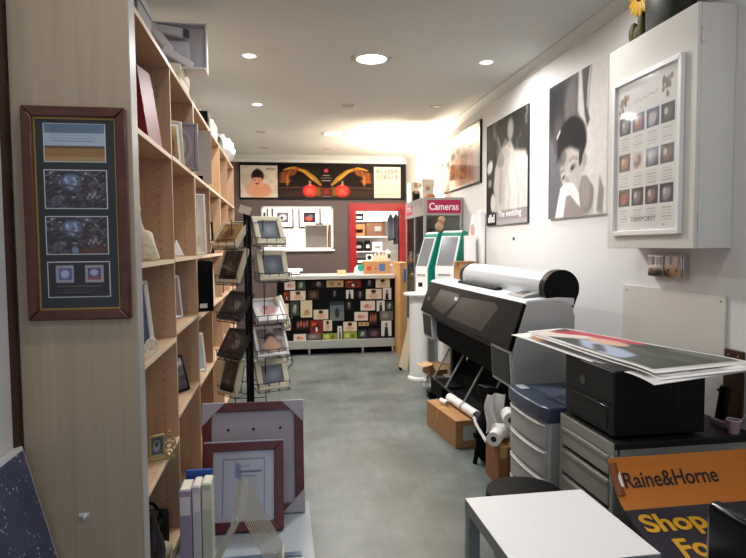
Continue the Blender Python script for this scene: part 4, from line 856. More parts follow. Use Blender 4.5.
# ---------------------------------------------------------------- floor boxes and rolls
t = thing('carton','long brown carton with a shipping label on the floor in front of the wide printer','box',(1.304,4.42,0),R(6))
part(t,'box_body',MB().box(-.095,-.31,0,.095,.31,.205),carton_m,local=True,bev=.003)
part(t,'lid_flap',MB().box(-.097,-.313,.195,.0,.313,.2085),carton_m,local=True,bev=.001)
part(t,'tape_strip',MB().box(-.098,.03,.12,-.04,.065,.2092),tape_m,local=True)
part(t,'shipping_label',MB().box(-.035,-.3115,.055,.085,-.309,.165),M('label_paper','#b9c4b8',.6),local=True)
t = thing('paper_tube','white paper tube lying on the long brown carton','tube',(1.37,4.25,.245))
part(t,'tube_body',MB().cyl((1.350,4.62,.247),(1.400,4.08,.247),.036,n=22),white_gloss); part(t,'tube_band',MB().cyl((1.3759,4.34,.247),(1.3785,4.30,.247),.0375,n=22),lt_grey)
t = thing('paper_core','short white paper core on the long brown carton beside the tube','tube',(1.30,4.5,.23))
part(t,'core_body',MB().cyl((1.27,4.60,.231),(1.295,4.51,.231),.022,n=18),white_gloss); part(t,'core_plug',MB().cyl((1.2955,4.5085,.231),(1.297,4.504,.231),.014),mid_grey)
# black folded stand
t = thing('folded_stand','black folded tripod stand with a white clamp beside the long carton','stand',(1.360,3.80,0))
fs = MB()
for i, (dx, dy) in enumerate(((-.045,.0),(.0,.05),(.03,-.04))):
    fs.tube([(1.360+dx*1.6,3.80+dy*2.4,.0),(1.360+dx*.6,3.80+dy*.8,.3),(1.370,3.80,.42)],.016,10)
part(t,'stand_legs',fs,black)
part(t,'stand_hub',MB().cyl((1.365,3.80,.34),(1.365,3.80,.46),.032),black); part(t,'rolled_cloth',MB().ball((1.350,3.80,.18),.055,.08,.17,n=16),black_matt,ang=70)
part(t,'stand_head',MB().obox((1.375,3.80,.50),(.09,.12,.07),(0,R(12),R(20))),black,bev=.008)
part(t,'white_clamp',MB().tube([(1.292,3.83,.315),(1.292,3.80,.285),(1.302,3.77,.255),(1.315,3.70,.215),(1.323,3.66,.195)],.011,8),white_gloss)
part(t,'locking_knob',MB().cyl((1.310,3.79,.20),(1.280,3.785,.2),.02),black_matt)
for j, (x0, x1, lab) in enumerate(((1.305,1.37,'narrow upright brown carton nearest the aisle, under the paper rolls'),(1.376,1.475,'upright brown carton under the wide printer end, beside the narrow one'))):
    carton('carton',lab,'box',x0,3.395,0,x1,3.63,.25,carton_d,None,'upright cartons under the paper rolls')
def roll(label, c, d, L, r, rz=0):
    d = Vector(d).normalized(); c = Vector(c); t = thing('paper_roll',label,'roll',c,0,'paper rolls on the upright cartons'); n = 26
    a = c-d*L/2; b_ = c+d*L/2
    rb = MB(); e = d.orthogonal().normalized(); g = d.cross(e); vs = []
    for p, rr in ((a,r),(b_,r),(b_,r*.42),(a,r*.42)): vs += [p+(e*math.cos(6.283*i/n)+g*math.sin(6.283*i/n))*rr for i in range(n)]
    rb.add(vs,[(k*n+i,k*n+(i+1)%n,((k+1)%4)*n+(i+1)%n,((k+1)%4)*n+i) for k in range(4) for i in range(n)])
    part(t,'paper',rb,white_paper)
    part(t,'core',MB().cyl(a+d*.004,b_-d*.004,r*.44,n=20),M('core_dark','#3a2b25',.8) if 'core_dark' not in bpy.data.materials else bpy.data.materials['core_dark'])
roll('white paper roll with a dark core lying lengthwise on the narrow carton',(1.315,3.47,.296),(-.55,-.8,0),.13,.045)
roll('white paper roll lying across the upright cartons behind the narrow one',(1.41,3.55,.302),(1,.1,0),.15,.051)
roll('white paper roll stacked on top, core facing the laser printer',(1.42,3.51,.401),(-.25,-1,0),.14,.048)
solo('paper_bag','crumpled white paper wrap standing behind the paper rolls','paper',MB().sheet(lambda u,v: (1.31+.12*u+.01*math.sin(7*v), 3.63+.025*math.sin(9*u+3*v), .262+.26*v),14,14,.003),white_paper,ang=80)
roll('small white paper roll standing upright at the front of the cartons',(1.43,3.43,.29),(0,0,1),.078,.034)
# ---------------------------------------------------------------- white side table, stool
TX0,TX1,TY0,TY1,TZ = .735,1.255,1.76,2.295,.45
t = thing('side_table','low square white side table with thick legs in the right foreground','table',(1.0,2.03,0))
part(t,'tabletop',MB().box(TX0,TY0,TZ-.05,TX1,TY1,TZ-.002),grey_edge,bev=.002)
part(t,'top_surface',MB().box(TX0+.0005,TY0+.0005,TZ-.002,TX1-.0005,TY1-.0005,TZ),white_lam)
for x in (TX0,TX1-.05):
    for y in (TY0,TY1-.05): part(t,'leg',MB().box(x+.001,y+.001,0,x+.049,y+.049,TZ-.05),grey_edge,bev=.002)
t = thing('round_stool','round black padded stool behind the white side table','stool',(1.105,2.545,0))
part(t,'seat',MB().lathe([(.15,.305),(.175,.312),(.182,.29),(.175,.348),(.14,.355),(.02,.356)],(1.105,2.545,0),36),M('stool_vinyl','#0e0e0f',.55,ior=1.2))
part(t,'seat_ring',MB().lathe([(.16,.285),(.17,.29),(.17,.306),(.16,.308)],(1.105,2.545,0),36),dark_grey)
for a in range(4):
    q = .785+1.571*a; part(t,'leg',MB().tube([(1.105+.10*math.cos(q),2.545+.10*math.sin(q),.295),(1.105+.14*math.cos(q),2.545+.14*math.sin(q),.005)],.011,8),black)
# ---------------------------------------------------------------- real estate board, curling
PROF = [(2.185,.622),(2.16,.572),(2.125,.517),(2.075,.467),(2.0,.435),(1.91,.410),(1.82,.382),(1.75,.338),(1.70,.27),(1.672,.165),(1.66,.0)]
PL = [0]
for a, b_ in zip(PROF[:-1], PROF[1:]): PL.append(PL[-1]+math.hypot(a[0]-b_[0],a[1]-b_[1]))
def prof_at(s):
    s = max(0,min(PL[-1],s))
    for i in range(len(PROF)-1):
        if s <= PL[i+1]+1e-9:
            k = (s-PL[i])/(PL[i+1]-PL[i]); k2 = k
            return PROF[i][0]+(PROF[i+1][0]-PROF[i][0])*k2, PROF[i][1]+(PROF[i+1][1]-PROF[i][1])*k2
    return PROF[-1]
def sm_prof(s):
    pts = [prof_at(s+d) for d in (-.05,-.025,0,.025,.05)]
    if s < .05 or s > PL[-1]-.05: return prof_at(s)
    return sum(p[0] for p in pts)/5, sum(p[1] for p in pts)/5
def BP(x, s, o=0.0):
    y, z = sm_prof(s); y2, z2 = sm_prof(s+.01); tx = Vector((0,y2-y,z2-z)).normalized() if (y2,z2)!=(y,z) else Vector((0,0,-1))
    n = Vector((1,0,0)).cross(-tx).normalized(); return Vector((x,y,z))+n*o
bx0, bx1 = 1.305, 1.95
t = thing('estate_board','curled orange and black real estate board leaning on the end of the drawer cabinet','sign',(1.6,1.9,0))
SP = .213
part(t,'board_sheet',MB().sheet(lambda u,v: BP(bx0+(bx1-bx0)*u, PL[-1]*(1-v)),6,60,.004),M('board_back','#3a2a20',.6),ang=60)
def strip(s0, s1, o, x0=bx0, x1=bx1, n=30): return MB().sheet(lambda u,v: BP(x0+(x1-x0)*u, s1+(s0-s1)*v, o),6,n,.0005)
part(t,'orange_band',strip(.0,SP,.001),M('estate_orange','#c8741a',.4))
part(t,'black_field',strip(SP,PL[-1],.001,n=50),M('estate_black','#2a2530',.4))
part(t,'curled_edge',MB().sheet(lambda u,v: BP(bx0+.034*u,.02+.13*v-.0,.003+.008*math.sin(math.pi*u)),8,8,.001),M('estate_orange_shade','#8a4a16',.45),ang=60)  # shading of the curl painted in as a darker orange
part(t,'torn_corner',MB().add([BP(bx0+.004,.115,.006),BP(bx0+.036,.118,.012),BP(bx0+.034,.055,.012),BP(bx0+.004,.115,.005),BP(bx0+.036,.118,.011),BP(bx0+.034,.055,.011)],[(0,1,2),(5,4,3),(0,3,4,1),(1,4,5,2),(2,5,3,0)]),white_paper)
lettering('Raine&Horne',.088,lambda s,h: BP(1.347+s,.122-h*1.0,.003),t,ink_black,bold=.0012,w=.42,cuts=2)
lettering('Shop',.12,lambda s,h: BP(1.335+s,.325-h,.003),t,ink_yellow,bold=.0035,w=.26,cuts=3)
lettering('For',.12,lambda s,h: BP(1.395+s,.452-h,.003),t,ink_yellow,bold=.0035,w=.17,cuts=3)
# ---------------------------------------------------------------- black chair
cx = 1.135
t = thing('office_chair','glossy black chair back at the lower right, in front of the curled estate board','chair',(1.345,1.18,0))
part(t,'backrest',MB().box(cx,.93,.46,cx+.045,1.41,.80),M('chair_gloss','#0a0c10',.15,ior=1.3),bev=.018,seg=4)
part(t,'seat',MB().box(cx+.03,.95,.42,cx+.46,1.39,.47),black,bev=.018,seg=3)
part(t,'post',MB().cyl((cx+.24,1.17,.08),(cx+.24,1.17,.42),.028),chrome)
for i in range(5):
    a = 6.283*i/5+.3; q = part(t,'base_arm',MB().tube([(cx+.24,1.17,.1),(cx+.24+.25*math.cos(a),1.17+.25*math.sin(a),.065)],.018,8),black)
    part(q,'caster',MB().cyl((cx+.24+.25*math.cos(a)-.012,1.17+.25*math.sin(a),.03),(cx+.24+.25*math.cos(a)+.012,1.17+.25*math.sin(a),.03),.03),black_matt)
# ---------------------------------------------------------------- sign over the back wall
SY = YB-.02
def zx(px, py): q = onY(px,py,SY); return q.x, q.z
sx0, sz0, sx1, sz1 = -.67, 2.275, 2.085, 2.872
t = thing('fascia_sign','long black photo sign above the window and red door on the back wall','sign',(.7,YB,sz0))
part(t,'sign_board',MB().box(sx0,SY-.002,sz0,sx1,YB-.001,sz1),black,bev=.002)
def signpic(name, a, b, lay, nx): return picture(name,bil((a,SY-.004,sz0+.035),(b,SY-.004,sz0+.035),(b,SY-.004,sz1-.045),(a,SY-.004,sz1-.045)),nx,lay,t,print_satin)
xa = zx(277.5,180)[0]; xb = zx(372.5,180)[0]; xc = zx(374,180)[0]; xd = zx(400.5,180)[0]
bb = [('gv','#d9cdbb','#d3cabb'),('nc',6,'#c6b9a6',.55,7),('e',.5,.2,.34,.2,0,.4,'#d49a78'),('e',.27,.3,.1,.16,-30,.5,'#d6a182'),('e',.66,.28,.14,.16,30,.5,'#d09777'),('e',.46,.66,.165,.22,0,.25,'#231a18'),('e',.45,.50,.15,.18,0,.3,'#d59a7c'),('p',[(.32,.62),(.6,.62),(.62,.75),(.46,.9),(.32,.75)],.08,'#231a18'),('e',.45,.50,.135,.11,0,.4,'#dca284'),('e',.45,.43,.055,.03,0,.5,'#a03c34'),('l',[(.37,.54),(.41,.535)],.01,.03,'#4a2d24'),('l',[(.49,.535),(.53,.54)],.01,.03,'#4a2d24'),('e',.36,.36,.07,.07,0,.6,'#dba182'),('e',.55,.37,.07,.07,0,.6,'#dba182'),('l',[(.7,.88),(.78,.91),(.86,.87),(.92,.9)],.02,.03,'#8a7f74')]
signpic('baby_panel',sx0+.02,xa,bb,60)
mid = [('bg','#191211'),('p',[(0,.0),(1,.0),(1,.22),(.5,.32),(0,.22)],.2,'#3a2820'),('l',[(.0,.30),(.25,.33),(.5,.28),(.75,.33),(1,.30)],.015,.05,'#6e4a34')]
for sg in (-1,1):
    X = lambda x: .5+sg*x
    for k in range(11):
        mid.append(('l',[(X(.06+.008*k),.40+.018*k),(X(.12+.013*k),.64+.022*k),(X(.22+.016*k),.86+.008*k),(X(.34+.01*k),.97-.01*k)],0.013,.03,['#a8731f','#d8a63c','#86602a'][k%3]))
    for k in range(9):
        mid.append(('l',[(X(.30+.022*k),.93-.02*k),(X(.35+.016*k),.68-.015*k),(X(.40+.011*k),.48)],.012,.04,['#8a4426','#a8602c','#6a3a26'][k%3]))
    mid += [('e',X(.41),.55,.015,.18,0,.7,'#b0742c'),('e',X(.30),.62,.09,.10,0,.6,'#14100f'),('e',X(.17),.22,.08,.20,0,.2,'#d8322b'),('e',X(.175),.2,.045,.12,0,.8,'#f0604f'),('l',[(X(.17),.38),(X(.175),.52)],.008,.03,'#e6c9a0'),('p',[(X(.06),.05),(X(.11),.05),(X(.1),.32),(X(.06),.36)],.05,'#7a5a1e'),('p',[(X(.15),.02),(X(.2),.02),(X(.19),.1),(X(.16),.1)],.02,'#b0281f')]
mid += [('r',.475,.80,.525,.93,'#9c1c24'),('r',.485,.83,.515,.90,'#c24a4c'),('r',.465,.70,.535,.715,'#c9c0b8'),('r',.44,.62,.56,.632,'#8a7f78'),('r',.45,.53,.55,.545,'#d8d2cc'),('r',.455,.03,.545,.045,'#9a9490'),('p',[(.47,.1),(.53,.1),(.53,.3),(.47,.3)],.06,'#8c2a20')]
signpic('lantern_panel',xa+.02,xb,mid,220)
tx = [('bg','#d3cec1')]+[('r',.08,.48-.07*i,.42 if i<5 else .9,.485-.07*i,'#a89d86') for i in range(6)]+[('r',.52,.48-.07*i,.9,.485-.07*i,'#a89d86') for i in range(5)]+[('r',.05,.09,.92,.105,'#b9a878')]
signpic('text_panel',xc,xd,tx,80)
LT = lambda z0: (lambda s,h: Vector((xc+.035+s,SY-.0055,z0+h)))
lettering('網上沖定製照',.075,LT(2.72),t,M('sign_ink','#1c1b19',.6),w=.37)
lettering('公司產品人像',.075,LT(2.632),t,bpy.data.materials['sign_ink'],w=.37)
# ---------------------------------------------------------------- service counter with photo collage
QX0,QX1,QY0,QY1 = -.08, 1.555, 8.05, 8.75
t = thing('service_counter','service counter at the back with a collage of small photos across its front','counter',(.76,8.55,0))
part(t,'counter_body',MB().box(QX0,QY0+.03,.09,QX1,QY1,1.05),black)
part(t,'countertop',MB().box(QX0-.02,QY0-.03,1.05,QX1+.0,QY1+.02,1.10),M('countertop_grey','#b9b6ae',.3),bev=.004)
part(t,'lower_rail',MB().box(QX0,QY0,.09,QX1,QY0+.03,.205),M('rail_grey','#a9aaa4',.35,metal=.2),bev=.003)
part(t,'plinth',MB().box(QX0+.05,QY0+.10,0,QX1-.03,QY1-.02,.09),black_matt)
for x in (.35,1.1): part(t,'levelling_foot',MB().cyl((x,QY0+.05,0),(x,QY0+.05,.09),.02),chrome)
cq = lambda cx_, cy_: onY(270+cx_/5.314, 255+cy_/5.314, QY0+.024)
ox0, oz0, ox1, oz1 = QX0, .205, QX1, 1.05
U = lambda cx_: (cq(cx_,300).x-ox0)/(ox1-ox0)
V = lambda cy_: (cq(300,cy_).z-oz0)/(oz1-oz0)
ph = [('bg','#0d0d0e')]
def photo(x0,y0,x1,y1,kind,flip=0):
    a, b, c, d = U(x0), V(y1), U(x1), V(y0); w, h = c-a, d-b; X = lambda q: a+w*q; Y = lambda q: b+h*q
    if kind == 'L':   # pale baby portrait
        return [('r',a,b,c,d,'#d5c6ae'),('e',X(.5),Y(.3),w*.3,h*.25,0,.5,'#c9a48c'),('e',X(.5+.08*flip),Y(.62),w*.15,h*.24,0,.4,'#c39a80'),('e',X(.5+.08*flip),Y(.76),w*.16,h*.17,0,.5,'#3a2a22')]
    if kind == 'P': return [('r',a,b,c,d,'#d9c9bd'),('e',X(.5),Y(.4),w*.34,h*.24,15,.6,'#cf9c8c'),('e',X(.4),Y(.52),w*.12,h*.16,0,.6,'#b3705e')]
    if kind == 'C': return [('r',a,b,c,d,'#cfc3a4'),('e',X(.55),Y(.3),w*.2,h*.16,0,.6,'#a5764e'),('e',X(.5),Y(.2),w*.34,h*.08,0,.7,'#b9986c')]
    if kind == 'W': return [('r',a,b,c,d,'#cfcdc8'),('p',[(X(.3),Y(0)),(X(.7),Y(0)),(X(.62),Y(.6)),(X(.38),Y(.6))],.01,'#1d1d20'),('e',X(.5),Y(.75),w*.13,h*.11,0,.4,'#6a5048')]
    if kind == 'D': return [('r',a,b,c,d,'#1e1c1f'),('e',X(.5),Y(.5),w*.2,h*.32,0,.8,'#6d625e'),('e',X(.5),Y(.72),w*.1,h*.12,0,.5,'#a08c80')]
    if kind == 'G': return [('r',a,b,c,d,'#38453a'),('e',X(.45),Y(.45),w*.22,h*.3,0,.7,'#8e8f84'),('e',X(.55),Y(.65),w*.14,h*.16,0,.6,'#b3a89a')]
    if kind == 'R': return [('r',a,b,c,d,'#7a2a24'),('e',X(.5),Y(.4),w*.2,h*.3,0,.5,'#1c1416'),('e',X(.5),Y(.3),w*.1,h*.2,0,.6,'#cfcac8'),('e',X(.3),Y(.7),w*.2,h*.12,0,.8,'#c9622c')]
    if kind == 'T': return [('r',a,b,c,d,'#b59a6c'),('e',X(.3),Y(.5),w*.14,h*.25,0,.7,'#8a6a44'),('e',X(.75),Y(.45),w*.1,h*.2,0,.7,'#6e5438')]
    if kind == 'S': return [('r',a,b,c,d,'#5d6c70'),('r',a,b,c,Y(.45),'#6f746f'),('r',a,Y(.8),c,d,'#2e3a3e'),('e',X(.5),Y(.4),w*.16,h*.25,0,.6,'#2b2f33')]
    if kind == 'Y': return [('r',a,b,c,d,'#8f9638'),('e',X(.3),Y(.5),w*.2,h*.3,0,.7,'#c3c070'),('e',X(.7),Y(.4),w*.14,h*.3,0,.7,'#626c2a')]
    if kind == 'F': return [('r',a,b,c,d,'#2c1f1e')]+[('e',X(.18+.21*i),Y(.5+.1*(i%2)),w*.08,h*.3,0,.6,'#a8644a') for i in range(4)]
    if kind == 'B': return [('r',a,b,c,d,'#3c2c24'),('e',X(.5),Y(.5),w*.3,h*.3,0,.8,'#6a5240')]
    if kind == 'V': return [('r',a,b,c,d,'#33242e'),('e',X(.5),Y(.5),w*.3,h*.3,0,.8,'#6e4a58')]
    return [('r',a,b,c,d,'#67625e'),('e',X(.4),Y(.5),w*.25,h*.3,0,.8,'#8d8680')]
for q in ((62,255,100,330,'P'),(62,335,108,395,'P'),(80,135,137,180,'P'),(145,135,190,180,'G'),(225,135,295,175,'D'),(303,135,390,172,'T'),(400,133,485,175,'R'),(510,133,550,175,'D'),(563,130,637,178,'L'),
 (75,190,105,240,'R'),(110,187,190,238,'L'),(205,185,260,235,'B'),(330,185,358,230,'D'),(405,187,443,235,'W'),(460,190,500,240,'D'),(510,185,592,240,'L'),(600,182,645,243,'W'),
 (110,245,155,320,'G'),(163,240,223,330,'C'),(232,290,308,340,'L'),(320,248,393,352,'S'),(400,245,440,300,'D'),(482,250,558,300,'P'),(568,250,610,305,'W'),(615,255,655,300,'G'),
 (135,340,210,395,'F'),(213,345,280,415,'R'),(283,345,328,405,'L'),(448,307,520,353,'P'),(527,310,570,380,'F'),(583,305,655,355,'N'),(388,358,460,410,'L'),
 (123,415,190,455,'P'),(198,415,270,448,'N'),(278,415,355,452,'Y'),(358,380,382,450,'W'),(388,412,460,450,'Y'),(468,405,515,445,'G'),(470,362,525,382,'T'),(520,400,585,450,'V'),(590,358,645,440,'W')):
    ph += photo(*q)
picture('photo_collage',bil((ox0,QY0+.024,oz0),(ox1,QY0+.024,oz0),(ox1,QY0+.024,oz1),(ox0,QY0+.024,oz1)),260,ph,t,print_satin)
# things on the counter
CT = 1.10
t = thing('paper_tray','grey letter tray holding white sheets at the left end of the counter','tray',(.06,8.5,CT))
part(t,'tray_shell',MB().box(-.06,8.34,CT,.25,8.66,CT+.012).box(-.06,8.34,CT,-.05,8.66,CT+.05).box(-.06,8.65,CT,.25,8.66,CT+.05),dark_grey)
part(t,'paper_stack',MB().box(-.04,8.36,CT+.012,.24,8.64,CT+.05),white_paper,bev=.002)
solo('envelope_stack','stack of white envelopes lying askew on the letter tray','envelopes',MB().obox((.10,8.48,CT+.069),(.34,.2,.035),(0,0,R(12))),white_gloss,bev=.004)
t = carton('wooden_block','small pale wooden block on the counter front edge','block',.78,8.36,CT,.9,8.44,CT+.06,M('pale_block','#d9b98a',.6))
t = thing('tape_dispenser','white and teal tape dispenser on the counter left of the printed carton','dispenser',(1.10,8.42,CT))
part(t,'dispenser_body',MB().prism([(1.02,CT),(1.18,CT),(1.18,CT+.05),(1.10,CT+.12),(1.04,CT+.10)],'y',8.39,8.45),white_gloss,bev=.006); part(t,'tape_roll',MB().cyl((1.12,8.375,CT+.09),(1.12,8.465,CT+.09),.045,n=22),teal)
t = carton('carton','brown carton with red and blue printed marks on the right end of the counter','box',1.17,8.33,CT,1.545,8.60,CT+.18,carton_m)
part(t,'red_mark',MB().box(-.16,-.1365,.05,-.09,-.1352,.11),M('red_ink','#a8321f',.6),local=True); part(t,'blue_mark',MB().box(.02,-.1365,.04,.11,-.1352,.15),M('blue_ink','#31588c',.6),local=True); part(t,'black_mark',MB().box(-.04,-.1365,.07,-.01,-.1352,.085),ink_black,local=True)
ZT = CT+.18
G2 = 'small goods on the printed carton'
t = thing('toy_camera','black and white camera box on the left of the printed carton','box',(1.26,8.45,ZT),R(-12),G2)
part(t,'box_body',MB().box(-.05,-.04,0,.05,.04,.10),white_gloss,local=True,bev=.003); part(t,'lens_print',MB().cyl((0,-.0395,.055),(0,-.043,.055),.03,n=20),black,local=True)
for i, x in enumerate((1.345,1.40,1.455,1.51)):
    t = thing('cream_figurine','cream figurine on the printed carton, '+['leftmost','second','third','rightmost'][i]+' of the row of four','figurine',(x,8.44,ZT),0,G2)
    h = .11+.03*(i%2); part(t,'figure_body',MB().lathe([(.022,0),(.026,.012),(.016,h*.5),(.02,h*.65),(.01,h*.72)],(x,8.44,ZT),14),stone_cream); part(t,'figure_head',MB().ball((x,8.44,ZT+h*.85),.018,.018,.022),stone_cream)
t = thing('brush_bottle','white bottle with a dark label behind the cream figurines','bottle',(1.55,8.55,ZT),0,G2)
part(t,'bottle_body',MB().lathe([(.035,0),(.038,.01),(.038,.12),(.015,.15),(.015,.18)],(1.55,8.55,ZT),20),white_gloss); part(t,'bottle_label',MB().cyl((1.55,8.55,ZT+.04),(1.55,8.55,ZT+.1),.0385,n=20),dark_grey)
# pine side panel
t = thing('pine_cupboard','narrow pine cupboard standing at the right end of the counter','cupboard',(1.615,8.0,0))
part(t,'cupboard_body',MB().box(1.562,7.72,.0,1.69,8.24,1.25),pine,bev=.003); part(t,'cupboard_top',MB().box(1.557,7.71,1.25,1.695,8.25,1.275),pine,bev=.003); part(t,'door_panel',MB().box(1.575,7.712,.06,1.677,7.72,1.21),pine,bev=.002)
t = thing('blue_pouch','blue plastic pouch hanging on the front of the pine cupboard','pouch',(1.645,7.70,1.05))
part(t,'pouch_body',MB().box(1.615,7.685,1.020,1.680,7.710,1.200),blue_plastic,bev=.008); part(t,'pouch_clip',MB().box(1.635,7.680,1.190,1.660,7.690,1.235),white_gloss,bev=.002)
# ---------------------------------------------------------------- glass camera cabinet
GX0,GX1,GY0,GY1,GZ = 1.625,2.085,6.62,7.62,2.06
t = thing('display_cabinet','tall glass display cabinet with a crimson Cameras sign on its header','display cabinet',(1.85,7.1,0))
for x in (GX0,GX1-.03):
    for y in (GY0,GY1-.03): part(t,'corner_post',MB().box(x,y,.1,x+.03,y+.03,GZ-.2),alu,bev=.003)
part(t,'middle_post',MB().box(GX0,7.1,.1,GX0+.025,7.13,GZ-.2),alu)
part(t,'base_cabinet',MB().box(GX0,GY0,0,GX1,GY1,.55),lt_grey,bev=.003)
hd = part(t,'header',MB().box(GX0-.004,GY0-.004,GZ-.21,GX1+.004,GY1+.004,GZ),alu,bev=.003)
part(hd,'sign_plate',MB().box(GX0+.04,GY0-.008,GZ-.185,GX1-.02,GY0-.004,GZ-.03),crimson,bev=.001)
lettering('Cameras',.115,lambda s,h: Vector((GX0+.058+s,GY0-.0095,GZ-.145+h)),hd,ink_white,bold=.0018,w=.35)
for z in (GZ-.08,GZ-.15):
    part(hd,'side_plate',MB().box(GX0-.008,GY0+.60,z-.02,GX0-.004,GY1-.05,z+.02),crimson)
lettering('Cameras',.04,lambda s,h: Vector((GX0-.0095,GY1-.1-s,GZ-.092+h)),hd,ink_white,bold=.001,w=.25)
part(t,'glass_front',MB().box(GX0+.03,GY0+.01,.55,GX1-.03,GY0+.015,GZ-.21),glass_m)
part(t,'glass_side',MB().box(GX0+.01,GY0+.03,.55,GX0+.015,GY1-.03,GZ-.21),glass_m)
part(t,'back_panel',MB().box(GX0+.02,GY1-.02,.55,GX1-.02,GY1-.01,GZ-.21),M('cabinet_back','#ccd4c8',.6))
part(t,'wall_panel',MB().box(GX1-.02,GY0+.03,.55,GX1-.012,GY1-.03,GZ-.21),bpy.data.materials['cabinet_back'])
for z in (.95,1.30,1.60): part(t,'glass_shelf',MB().box(GX0+.02,GY0+.03,z,GX1-.03,GY1-.03,z+.008),M('shelf_glass','#8fa89c',.1) if 'shelf_glass' not in bpy.data.materials else bpy.data.materials['shelf_glass'])
def camera_thing(label, x, y, z, rz, col):
    t = thing('compact_camera',label,'camera',(x,y,z),rz,'cameras in the glass cabinet')
    part(t,'camera_body',MB().box(-.06,-.03,0,.06,.03,.075),col,local=True,bev=.006); part(t,'lens',MB().cyl((0,-.03,.037),(0,-.07,.037),.028,n=20),black,local=True); part(t,'viewfinder',MB().box(-.02,-.02,.075,.02,.02,.095),col,local=True,bev=.003)
k = 0
for z, zl in ((.959,'lower'),(1.309,'middle'),(1.609,'upper')):
    for y, yl in ((6.78,'front'),(7.0,'second'),(7.28,'third'),(7.48,'rear')):
        camera_thing(['black','silver','dark grey'][k%3]+' camera in the '+yl+' spot on the '+zl+' glass shelf',1.80,y,z,R(-60),[black,silver,dark_grey][k%3]); k += 1
# boxes and lamp on top of the glass cabinet
GB = 'boxes on top of the glass camera cabinet'
wb_ = M('white_carton','#e4ddd0',.6)
carton('carton','white carton at the rear left on top of the glass camera cabinet','box',1.64,7.36,GZ,1.76,7.6,GZ+.25,wb_,None,GB)
carton('carton','tall white carton at the rear right on top of the glass camera cabinet','box',1.775,7.3,GZ,1.93,7.6,GZ+.29,wb_,M('white_lid','#d9d2c4',.6),GB)
carton('carton','low white carton in the middle on top of the glass camera cabinet','box',1.70,6.98,GZ,1.83,7.22,GZ+.16,wb_,None,GB)
carton('carton','small orange carton in front of the white cartons on top of the glass camera cabinet','box',1.71,6.8,GZ,1.81,6.92,GZ+.05,M('orange_carton','#c8703c',.6),None,GB)
carton('carton','black box at the far left corner on top of the glass camera cabinet','box',1.628,7.14,GZ,1.69,7.24,GZ+.12,black,None,GB)
ul = thing('uplighter','tall floor standing uplighter glowing behind the glass camera cabinet','lamp',(1.93,7.81,0))
part(ul,'lamp_base',MB().lathe([(.13,0),(.13,.015),(.03,.03)],(1.93,7.81,0),28),silver); part(ul,'lamp_pole',MB().cyl((1.93,7.81,.02),(1.93,7.81,1.98),.014),silver)
bw = part(ul,'lamp_bowl',MB().lathe([(.02,1.97),(.09,2.0),(.15,2.07),(.145,2.07),(.085,2.008),(.02,1.985)],(1.93,7.81,0),32),white_gloss)
part(bw,'lamp_bulb',MB().ball((1.93,7.81,2.03),.04,.04,.03),lamp_mat('bulb_glow','#ffe9c8',25))
# ---------------------------------------------------------------- photo kiosks on white pedestals
def pedestal(label, x, y, r, h, ledge=True):
    t = thing('pedestal',label,'pedestal',(x,y,0),0,'white pedestals')
    part(t,'column',MB().lathe([(r*.95,0),(r*.95,.02),(r*.78,.04),(r*.80,h-.06),(r*.86,h-.028)],(x,y,0),28,sx=1,sy=1.15),white_gloss)
    part(t,'top_disc',MB().lathe([(r*1.25,h-.028),(r*1.28,h-.02),(r*1.28,h-.006),(r*1.24,h)],(x,y,0),32,sx=1,sy=1.1),white_gloss)
pedestal('white pedestal farther back, with its round top projecting towards the aisle',1.51,6.40,.135,.975)
pedestal('white pedestal nearer the wide printer, carrying the larger kiosk',1.775,6.18,.125,.985)
def kiosk(label, x, y, z, rz, w, h):
    t = thing('photo_kiosk',label,'kiosk',(x,y,z),rz,'photo kiosks on the pedestals')
    prof_ = [(-.08,0),(-.08,h*.40),(.07,h*.97),(.11,h),(.20,h*.98),(.20,h*.9),(.10,h*.35),(.10,0)]
    part(t,'kiosk_body',MB().prism(prof_,'x',-w/2+.012,w/2-.012),white_gloss,local=True,bev=.004)
    for s in (-1,1): part(t,'side_panel',MB().prism([(a+(.006 if a<0.1 else 0),b) for a,b in prof_],'x',s*(w/2-.012),s*w/2),teal,local=True,bev=.003)
    d = Vector((0,.15,h*.57)).normalized(); n = Vector((0,-h*.57,.15)).normalized(); o = Vector((0,-.08,h*.40))
    P = lambda a,b,e: o+d*b+Vector((a,0,0))+n*e
    L_ = math.hypot(.15,h*.57)
    def plate(x0,x1,b0,b1,e): 
        q = [P(x0,b0,-.002),P(x1,b0,-.002),P(x1,b1,-.002),P(x0,b1,-.002),P(x0,b0,e),P(x1,b0,e),P(x1,b1,e),P(x0,b1,e)]
        return MB().add(q,[(0,3,2,1),(4,5,6,7),(0,1,5,4),(1,2,6,5),(2,3,7,6),(3,0,4,7)])
    part(t,'top_band',plate(-w/2+.012,w/2-.012,L_*.90,L_*.99,.004),teal,local=True)
    part(t,'display_screen',plate(-w/2+.03,w/2-.03,.03,L_*.86,.005),screen_grey,local=True)
    part(t,'card_reader',MB().box(-w*.2,-.086,h*.10,w*.1,-.08,h*.17),black,local=True,bev=.002)
    part(t,'receipt_slot',MB().box(-w*.3,-.085,h*.28,w*.3,-.08,h*.31),lt_grey,local=True)
kiosk('smaller white and teal photo kiosk on the farther pedestal',1.60,6.40,.975,R(-62),.22,.68)
kiosk('larger white and teal photo kiosk on the nearer pedestal',1.785,6.17,.985,R(-48),.26,.68)
t = thing('white_carton','tall white carton standing beside the larger kiosk','box',(1.94,5.90,1.041),R(0))
part(t,'box_body',MB().box(-.045,-.06,0,.045,.06,.56),white_gloss,local=True,bev=.003); part(t,'box_flap',MB().box(-.046,-.061,.53,.046,.061,.562),white_paper,local=True); t['category']='box'
t = thing('plinth','white plinth by the right wall carrying the brown cartons behind the wide printer','plinth',(2.03,5.93,0))
